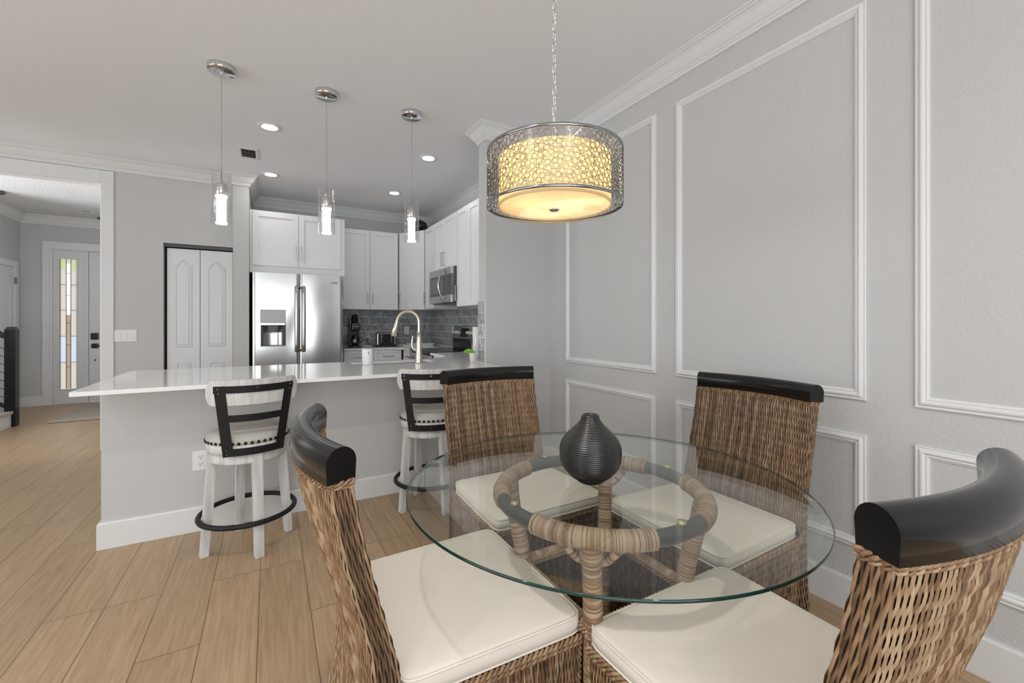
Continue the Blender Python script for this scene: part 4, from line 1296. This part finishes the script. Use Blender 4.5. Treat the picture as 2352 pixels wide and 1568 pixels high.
# ------------------------------------------------------------------ bar stools
def make_stool():
    r = empty('bar_stool', (0, 0, 0))
    HS = .535     # underside of swivelling seat
    # swivelling seat (its local frame is turned about the stool axis)
    st = empty('seat', (0, 0, 0)); st.parent = r
    b = MB(); b.lathe([(0, HS + .002), (.188, HS + .002), (.192, HS + .006), (.194, HS + .045), (.190, HS + .049), (0, HS + .049)], 64); b.build('seat_ring', M_DWHITE, st)
    b = MB(); b.lathe([(.186, HS + .047), (.193, HS + .052), (.196, HS + .066), (.192, HS + .080), (.178, HS + .094), (.145, HS + .106), (.09, HS + .112), (.0001, HS + .114)], 64)
    b.build('cushion', M_LINEN, st)
    nb = MB(); nb.lathe([(.0085, 0), (.0078, .0035), (.0045, .006), (.0001, .007)], 12)
    nm = None
    for k in range(42):
        a = 2 * PI * k / 42
        if nm is None:
            o = nb.build('nailhead', M_NAIL, st); nm = o
        else:
            o = nm.copy(); C.objects.link(o); o.parent = st
        o.location = (.1945 * math.cos(a), .1945 * math.sin(a), HS + .060)
        o.rotation_euler = (0, PI / 2, a)
    # back: bent black flat-bar frame plus white crest board; back is at -y
    def bk(x, z):
        y = -.188 - .050 * (z - HS) / .36 + .070 * (x / .19) ** 2 - .006
        return Vector((x, y, z))
    b = MB()
    zb, zm, zt_ = HS - .0, HS + .195, HS + .343
    def hw_(z): return .137 + .043 * (z - zb) / (zt_ - zb)
    def strip(p, q, wd, n=14, tk=.005):
        a0, a1 = Vector(p), Vector(q)
        vs = []
        for i in range(n + 1):
            c = a0.lerp(a1, i / n); d = (a1 - a0).normalized(); w = Vector((-d.y, d.x)) * wd / 2
            for s2 in (-1, 1):
                P2 = c + w * s2; P3 = bk(P2.x, P2.y); vs += [P3 + Vector((0, -tk, 0)), P3]
        fs = []
        for i in range(n):
            a = i * 4; c = a + 4
            fs += [(a, a + 2, c + 2, c), (a + 1, c + 1, c + 3, a + 3), (a, c, c + 1, a + 1), (a + 2, a + 3, c + 3, c + 2)]
        fs += [(0, 1, 3, 2), (n * 4, n * 4 + 2, n * 4 + 3, n * 4 + 1)]
        b.add(vs, fs, 0, False)
    W_ = .044
    for s2 in (-1, 1): strip((s2 * (hw_(zb) - W_ / 2), zb), (s2 * (hw_(zt_) - W_ / 2), zt_ + .017), W_, 10)
    strip((-hw_(zb), zb + .019), (hw_(zb), zb + .019), .038); strip((-hw_(zm) + .02, zm), (hw_(zm) - .02, zm), .036); strip((-hw_(zt_), zt_), (hw_(zt_), zt_), .036)
    for x, z in ((0, zt_ + .006), (0, zb + .02)) + tuple((s2 * (hw_(z) - .017), z) for s2 in (-1, 1) for z in (zt_ + .005, zt_ - .018, zb + .012, zb + .034)):
        p = bk(x, z); b.tube([p + Vector((0, -.004, 0)), p + Vector((0, -.0072, 0))], .0032, 10, 1)
    b.build('back_frame', [M_BLACKM, M_STEEL], st)
    b = MB()
    def brd(dy):
        def f(u, v):
            x = (2 * u - 1) * .207; z = HS + .262 + .128 * v
            k = abs(2 * u - 1); rr_ = .0
            if k > .86: rr_ = .045 * (1 - math.sqrt(max(0, 1 - ((k - .86) / .14) ** 2)))
            zc_ = HS + .326; z = zc_ + (z - zc_) * (1 - rr_ / .064)
            p = bk(x, z); return p + Vector((0, dy, 0))
        return f
    n1, n2 = 40, 8
    b.grid(brd(.0), n1, n2); b.grid(brd(.02), n1, n2, flip=True)
    f0, f1 = brd(0), brd(.02)
    for v in (0, 1): b.grid(lambda u, t: f0(u, v).lerp(f1(u, v), t), n1, 1)
    for u in (0, 1): b.grid(lambda v_, t: f0(u, v_).lerp(f1(u, v_), t), n2, 1)
    b.build('crest_board', M_DWHITE, st)
    # base
    b = MB(); b.lathe([(.12, HS - .052), (.178, HS - .052), (.180, HS - .046), (.180, HS - .002), (.12, HS - .002), (.12, HS - .052)], 64); b.build('apron', M_DWHITE, r)
    b = MB(); b.lathe([(0, HS - .010), (.08, HS - .010), (.08, HS + .002), (0, HS + .002)], 24); b.build('swivel_plate', M_BLACKM, r)
    for q in range(4):
        a = PI / 4 + q * PI / 2; b = MB()
        c_, s_ = math.cos(a), math.sin(a)
        p0_, p1_ = Vector((c_ * .203, s_ * .203, 0)), Vector((c_ * .163, s_ * .163, HS - .002))
        e1 = Vector((c_, s_, 0)) * .021; e2 = Vector((-s_, c_, 0)) * .023
        vs = []
        for p, k in ((p0_, .9), (p1_, 1.05)):
            vs += [p - e1 * k - e2 * k, p + e1 * k - e2 * k, p + e1 * k + e2 * k, p - e1 * k + e2 * k]
        bm = bmesh.new(); bv = [bm.verts.new(v_) for v_ in vs]
        for f in ((3, 2, 1, 0), (4, 5, 6, 7), (0, 1, 5, 4), (1, 2, 6, 5), (2, 3, 7, 6), (3, 0, 4, 7)): bm.faces.new([bv[i] for i in f])
        bmesh.ops.bevel(bm, geom=bm.edges[:], offset=.003, segments=2, affect='EDGES'); bm.verts.index_update()
        b.add([v_.co for v_ in bm.verts], [[v_.index for v_ in f.verts] for f in bm.faces]); bm.free()
        lg = b.build('leg', M_DWHITE, r)
    b = MB(); b.tube([(.226 * math.cos(a), .226 * math.sin(a), .185) for a in [2 * PI * k / 72 for k in range(72)]], .0130, 12, closed=True)
    b.build('footrest_ring', M_BLACKM, r)
    return r, st


stool, _ = make_stool()
G2 = 'bar stools at the breakfast bar'
for i, (x, y, base, sw, lab) in enumerate(((-.100, 2.775, math.radians(-29.5), math.radians(11), 'left bar stool, white distressed wood with black back frame, standing in the open'),
                                           (.938, 2.768, math.radians(-36), math.radians(-18), 'right bar stool, partly hidden behind the far wicker chair'))):
    o = stool if i == 0 else copy_tree(stool)
    o.location = (x, y, 0); o.rotation_euler = (0, 0, base)
    for ch in [c for c in bpy.data.objects if c.parent == o and c.name.startswith('seat')]: ch.rotation_euler = (0, 0, sw - base)
    o['label'] = lab; o['category'] = 'bar stool'; o['group'] = G2


# ------------------------------------------------------------------ chandelier
CX, CY = .837, 1.192
ZB, ZT = 1.598, 1.782
RO, RI = .226, .187
cd = empty('drum_chandelier', (CX, CY, 0), 0, 'drum pendant with metal bubble lattice over glowing amber shade, above table', 'chandelier')
random.seed(7)
circ = []; grid_ = {}
PER = 2 * PI * RO; H_ = ZT - ZB - .024; cell = .022


def near(x, y):
    ci, cj = int(x / cell), int(y / cell); nc = int(PER / cell)
    for i in (-1, 0, 1):
        for j in (-1, 0, 1):
            for c in grid_.get(((ci + i) % (nc + 1), cj + j), ()): yield c


def put(x, y, r):
    circ.append((x, y, r)); grid_.setdefault((int(x / cell), int(y / cell)), []).append((x, y, r))


for rmin, rmax, tries in ((.0068, .0078, 5000), (.0048, .0066, 14000), (.0026, .0046, 26000), (.0014, .0026, 14000)):
    for _ in range(tries):
        x, y = random.random() * PER, random.random() * H_
        d = min(y + .001, H_ - y + .001, 1)
        for (a, c, r) in near(x, y):
            dx_ = min(abs(a - x), PER - abs(a - x)); d = min(d, math.hypot(dx_, c - y) - r)
            if d < rmin: break
        if d >= rmin: put(x, y, min(d, rmax))
V = []; F = []; SEG = 12
for (x, y, r) in circ:
    o = len(V); w = .00070
    for k in range(SEG):
        a = 2 * PI * k / SEG; ca, sa = math.cos(a), math.sin(a)
        for rr_, ro in ((r + w * .6, RO + .0006), (r - w, RO + .0006), (r - w, RO - .0006), (r + w * .6, RO - .0006)):
            th = (x + rr_ * ca) / RO; V.append((ro * math.cos(th), ro * math.sin(th), ZB + .012 + y + rr_ * sa))
    for k in range(SEG):
        a = o + 4 * k; c = o + 4 * ((k + 1) % SEG)
        for j in range(4): F.append((a + j, a + (j + 1) % 4, c + (j + 1) % 4, c + j))
b = MB(); b.add(V, F, 0, False)
b.build('lattice_drum', mat('polished_nickel_lattice', (.24, .215, .18), .2, 1.0), cd, fixn=False)
for z0, z1 in ((ZT - .009, ZT), (ZB, ZB + .009)):
    b = MB(); b.lathe([(RO - .0015, z0), (RO + .0015, z0), (RO + .0015, z1), (RO - .0015, z1), (RO - .0015, z0)], 96); b.build('rim_band', M_RIM, cd)


def shade_mat(name, c, w, em=0):
    m = bpy.data.materials.new(name); m.use_nodes = True; nt = m.node_tree
    for q in list(nt.nodes):
        if q.type != 'OUTPUT_MATERIAL': nt.nodes.remove(q)
    t = nt.nodes.new('ShaderNodeBsdfTranslucent'); t.inputs[0].default_value = (*c, 1)
    d = nt.nodes.new('ShaderNodeBsdfDiffuse'); d.inputs[0].default_value = (*c, 1)
    mx = nt.nodes.new('ShaderNodeMixShader'); mx.inputs[0].default_value = w
    nt.links.new(t.outputs[0], mx.inputs[1]); nt.links.new(d.outputs[0], mx.inputs[2]); nt.links.new(mx.outputs[0], nt.nodes['Material Output'].inputs[0])
    return m


M_SHADE = shade_mat('amber_fabric_shade', (.95, .84, .60), .35)
M_DIFF = shade_mat('cream_diffuser', (.95, .88, .70), .35)
b = MB(); b.lathe([(RI, ZB + .006), (RI, ZT - .022)], 96); b.build('inner_shade', M_SHADE, cd, fixn=False)
b = MB(); b.lathe([(1e-4, ZB + .002), (RI * .5, ZB + .002), (RI - .004, ZB + .006), (RI - .001, ZB + .007)], 96); b.build('diffuser', M_DIFF, cd, fixn=False)
b = MB(); b.lathe([(RI - .003, ZB + .001), (RI + .001, ZB + .001), (RI + .001, ZB + .010), (RI - .003, ZB + .010), (RI - .003, ZB + .001)], 96); b.build('shade_ring', M_DIFF, cd)
b = MB(); b.lathe([(0, ZB - .012), (.012, ZB - .012), (.018, ZB - .008), (.018, ZB - .004), (.004, ZB - .002), (.004, ZB + .03), (0, ZB + .03)], 28); b.build('finial', M_CHROME, cd)
b = MB()
for k in range(3):
    a = 2 * PI * k / 3 + .3; b.tube([(0, 0, ZT - .004), (RO * math.cos(a), RO * math.sin(a), ZT - .004)], .0025, 8)
b.tube([(0, 0, ZB + .03), (0, 0, ZT + .02)], .005, 10)
b.build('spider_frame', M_CHROME, cd)
# bulbs
for k in range(3):
    a = 2 * PI * k / 3 + 1.0; x, y = .085 * math.cos(a), .085 * math.sin(a)
    b = MB(); b.lathe([(0, -.03), (.014, -.026), (.024, -.008), (.026, .004), (.020, .022), (.012, .034), (.012, .05), (0, .05)], 20, 0, (x, y, ZB + .085))
    b.build('bulb', emis('warm_bulb', (1.0, .66, .31), 11), cd)
# chain
b = MB(); z = ZT + .012; k = 0
while z < CH - .05:
    h_, w_ = .021, .0095; pts = []
    for i in range(20):
        a = 2 * PI * i / 20; px_ = w_ * math.cos(a); pz_ = h_ * math.sin(a)
        pts.append((px_ if k % 2 else px_ * .25, px_ * .3 if k % 2 else px_, z + h_ + pz_))
    b.tube(pts, .0022, 8, closed=True); z += 2 * h_ - .006; k += 1
b.build('chain', M_CHROME, cd)
b = MB(); b.tube([(.003 * math.sin(i * .9), .003 * math.cos(i * .9), ZT + .02 + (CH - .03 - ZT - .02) * i / 40) for i in range(41)], .0018, 6); b.build('power_cord', mat('clear_cord', (.55, .52, .45), .3), cd)
b = MB(); b.lathe([(0, CH - .035), (.02, CH - .035), (.06, CH - .022), (.065, CH - .001), (0, CH - .001)], 40); b.build('canopy', M_CHROME, cd)

# ------------------------------------------------------------------ pendants over the bar
M_PG = thin_glass('pendant_glass', (.97, .97, .97), 1.0, 0.0, .07)


def bubble_mat():
    m = bpy.data.materials.new('bubble_crystal'); m.use_nodes = True; nt = m.node_tree; b = nt.nodes['Principled BSDF']
    tc = nt.nodes.new('ShaderNodeTexCoord'); v = nt.nodes.new('ShaderNodeTexNoise'); v.inputs['Scale'].default_value = 190; v.inputs['Detail'].default_value = 2
    nt.links.new(tc.outputs['Object'], v.inputs['Vector'])
    r = nt.nodes.new('ShaderNodeValToRGB'); r.color_ramp.elements[0].position = .40; r.color_ramp.elements[0].color = (.10, .10, .10, 1)
    r.color_ramp.elements[1].position = .52; r.color_ramp.elements[1].color = (1, 1, 1, 1)
    nt.links.new(v.outputs[0], r.inputs[0]); nt.links.new(r.outputs[0], b.inputs['Emission Color'])
    b.inputs['Emission Strength'].default_value = 3.5; b.inputs['Base Color'].default_value = (.5, .5, .5, 1); b.inputs['Roughness'].default_value = .1
    return m


M_BUB = bubble_mat()


def make_pendant():
    r = empty('pendant_light', (0, 0, 0))
    b = MB(); b.lathe([(0, CH - .034), (.072, CH - .034), (.076, CH - .030), (.076, CH - .001), (0, CH - .001)], 48); b.build('canopy', M_CHROME, r)
    b = MB(); b.tube([(0, 0, 2.14), (0, 0, CH - .034)], .0014, 8); b.tube([(0, 0, 2.05), (0, 0, 2.15)], .003, 8); b.build('cord', mat('steel_cord', (.3, .3, .3), .4, .5), r)
    b = MB(); b.lathe([(0, CH - .050), (.006, CH - .046), (.006, CH - .034)], 12); b.build('strain_relief', M_CHROME, r)
    ga, gb = 1.815, 2.125
    b = MB(); b.lathe([(.0495, ga), (.0525, ga), (.0525, gb), (.0495, gb), (.0495, ga)], 48); b.build('glass_cylinder', M_PG, r)
    b = MB(); b.lathe([(0, 1.990), (.029, 1.990), (.0315, 1.993), (.0315, 2.058), (.029, 2.063), (.008, 2.066), (.006, 2.088), (0, 2.088)], 32); b.build('socket_cap', M_CHROME, r)
    b = MB()
    for k in range(3):
        a = 2 * PI * k / 3 + .5; b.tube([(0, 0, 2.078), (.058 * math.cos(a), .058 * math.sin(a), 2.078)], .0018, 8)
    b.build('spider_arm', M_CHROME, r)
    b = MB(); b.lathe([(0, 1.83), (.024, 1.83), (.026, 1.835), (.026, 1.975), (.032, 1.977), (.032, 1.989), (0, 1.989)], 32); b.build('crystal_rod', M_BUB, r)
    b = MB(); b.lathe([(0, ga + .002), (.030, ga + .002), (.032, ga + .006), (.030, ga + .012), (0, ga + .012)], 32); b.build('end_cap', emis('lit_crystal', (1, 1, .98), 3), r)
    return r


pd = make_pendant()
for i, (x, lab) in enumerate(((-.256, 'leftmost glass cylinder pendant, hanging in front of the wall column'), (.339, 'middle glass cylinder pendant, hanging in front of the cabinet over the refrigerator'),
                              (.926, 'rightmost glass cylinder pendant, hanging in front of the corner cabinet'))):
    o = pd if i == 0 else copy_tree(pd)
    o.location = (x, 3.168, 0); o['label'] = lab; o['category'] = 'pendant light'; o['group'] = 'glass pendants over the breakfast bar'


# ------------------------------------------------------------------ ceiling fixtures
def recessed(x, y, lab, lit=True, grp='lit recessed ceiling lights', rad=.085):
    kitchen = lit and y > 3.5 and x > -1
    r = empty('recessed_light', (x, y, CH), 0, lab, 'ceiling light', grp)
    b = MB(); b.lathe([(rad * .62, -.001), (rad * .62, -.003), (rad * .7, -.007), (rad * .95, -.005), (rad, -.001), (rad * .62, -.001)], 48); b.build('trim_ring', M_WHITEP, r)
    b = MB(); b.disc((0, 0, -.003), rad * .62, 48, 0, False); b.build('lens', emis('led_lens' if kitchen else 'led_lens_added', (1, .985, .965), 52 if kitchen else 8) if lit else mat('unlit_lens', (.35, .35, .35), .4), r)


recessed(.001, 3.95, 'lit recessed ceiling light left of the middle pendant cord, nearer the camera than the vent')
recessed(.012, 5.21, 'lit recessed ceiling light just behind the ceiling vent, above the refrigerator')
recessed(1.318, 3.955, 'lit recessed ceiling light to the right of the rightmost pendant cord')
recessed(1.315, 5.22, 'lit recessed ceiling light above the tall wall cabinets at the back')
DL = ['above the floor nearest the camera', 'behind the camera towards the sliding doors', 'above the living side, nearest to the camera on its left',
      'above the living side in front of the sliding doors', 'above the middle of the living side by its added opening', 'above the far end of the living side near the foyer opening']
for (x_, y_), t_ in zip(ADDED_DOWN, DL):  # fixtures for the added lights, all out of view
    recessed(x_, y_, 'added unseen recessed ceiling light ' + t_, True, 'recessed lights added out of view')
recessed(-2.243, 8.2, 'unlit recessed ceiling light in the foyer ceiling', False, 'foyer ceiling light')
b = MB(); b.lathe([(0, 0), (.10, 0), (.10, -.02), (.085, -.03), (0, -.03)], 40)
tag(b.build('ceiling_lamp', M_STEELD, None, (-2.86, 7.47, CH - .0005)), 'dark round flush ceiling fixture in the foyer at the picture edge', 'ceiling light')
b = MB(); b.lathe([(0, 0), (.065, 0), (.065, -.02), (.05, -.03), (0, -.03)], 32)
tag(b.build('smoke_detector', M_STEELD, None, (-2.17, 8.62, CH - .0005)), 'small dark round detector on the foyer ceiling near the entry door', 'detector')
vt = empty('ceiling_vent', (-.168, 4.66, CH), math.radians(0), 'white rectangular air vent with dark louvres in the ceiling', 'vent')
b = MB(); x0, x1, y0, y1 = -.078, .078, -.15, .15
for a in ((x0, x1, y0, y0 + .045), (x0, x1, y1 - .045, y1), (x0, x0 + .022, y0 + .045, y1 - .045), (x1 - .022, x1, y0 + .045, y1 - .045)): b.box(*a, -.006, -.0005, b=.0015)
b.build('frame', M_WHITEP, vt)
b = MB(); b.box(x0 + .02, x1 - .02, y0 + .04, y1 - .04, -.0015, -.0005); b.build('duct', M_DARKGAP, vt)
b = MB()
for k in range(7):
    x = x0 + .03 + k * .0165; b.bar((x, y0 + .045, -.005), (x, y1 - .045, -.005), .004, .006)
for k in (-.035, .035): b.bar((x0 + .022, k, -.006), (x1 - .022, k, -.006), .006, .004)
b.build('louvre', M_GREYD, vt)

# ------------------------------------------------------------------ foyer: stair, railing, mat
b = MB()
for k in range(8):
    xx = -2.60 - .27 * k
    b.box(xx - .30, xx, 6.15, 7.30, .18 * (k + 1) - .03, .18 * (k + 1), 0); b.box(xx - .27, xx - .02, 6.17, 7.29, .18 * k, .18 * (k + 1) - .03, 1)
struct(b.build('stairs', [mat('pale_oak_tread', (.42, .38, .33), .4), M_TRIM]))
sr = empty('stair_railing', (-2.63, 7.27, 0), 0, 'black stair railing with square newel post and thin cables at the left edge', 'railing')
b = MB(); s2 = .046; b.box(-s2, s2, -s2, s2, 0, 1.13)
b.add([(-s2, -s2, 1.13), (s2, -s2, 1.13), (s2, s2, 1.13), (-s2, s2, 1.13), (-.028, -.028, 1.165), (.028, -.028, 1.165), (.028, .028, 1.165), (-.028, .028, 1.165)],
      [(0, 1, 5, 4), (1, 2, 6, 5), (2, 3, 7, 6), (3, 0, 4, 7), (4, 5, 6, 7)])
b.build('newel_post', mat('black_lacquered_post', (.006, .007, .010), .15, spec=.3), sr)
b = MB(); b.bar((-.05, 0, 1.05), (-1.55, 0, 2.05), .06, .05); b.build('handrail', M_BLACKM, sr)
b = MB(); b.bar((-.05, 0, .235), (-1.55, 0, 1.235), .04, .035); b.build('bottom_rail', M_BLACKM, sr)
for k in range(7):
    z = .33 + .095 * k; b = MB(); b.tube([(-.05, 0, z), (-1.55, 0, z + 1.0)], .0035, 8); b.build('cable', M_BLACKM, sr)
random.seed(5)
b = MB(); b.box(-2.33, -1.40, 7.24, 8.55, .0005, .022, b=.008)
rugm = mat('beige_shag', (.42, .35, .27), .95, noise=(60, (.62, .56, .48), 1.0), bump=(130, 1.0, .02))
tag(b.build('door_mat', rugm), 'beige shaggy mat on the floor before the entry door', 'rug')
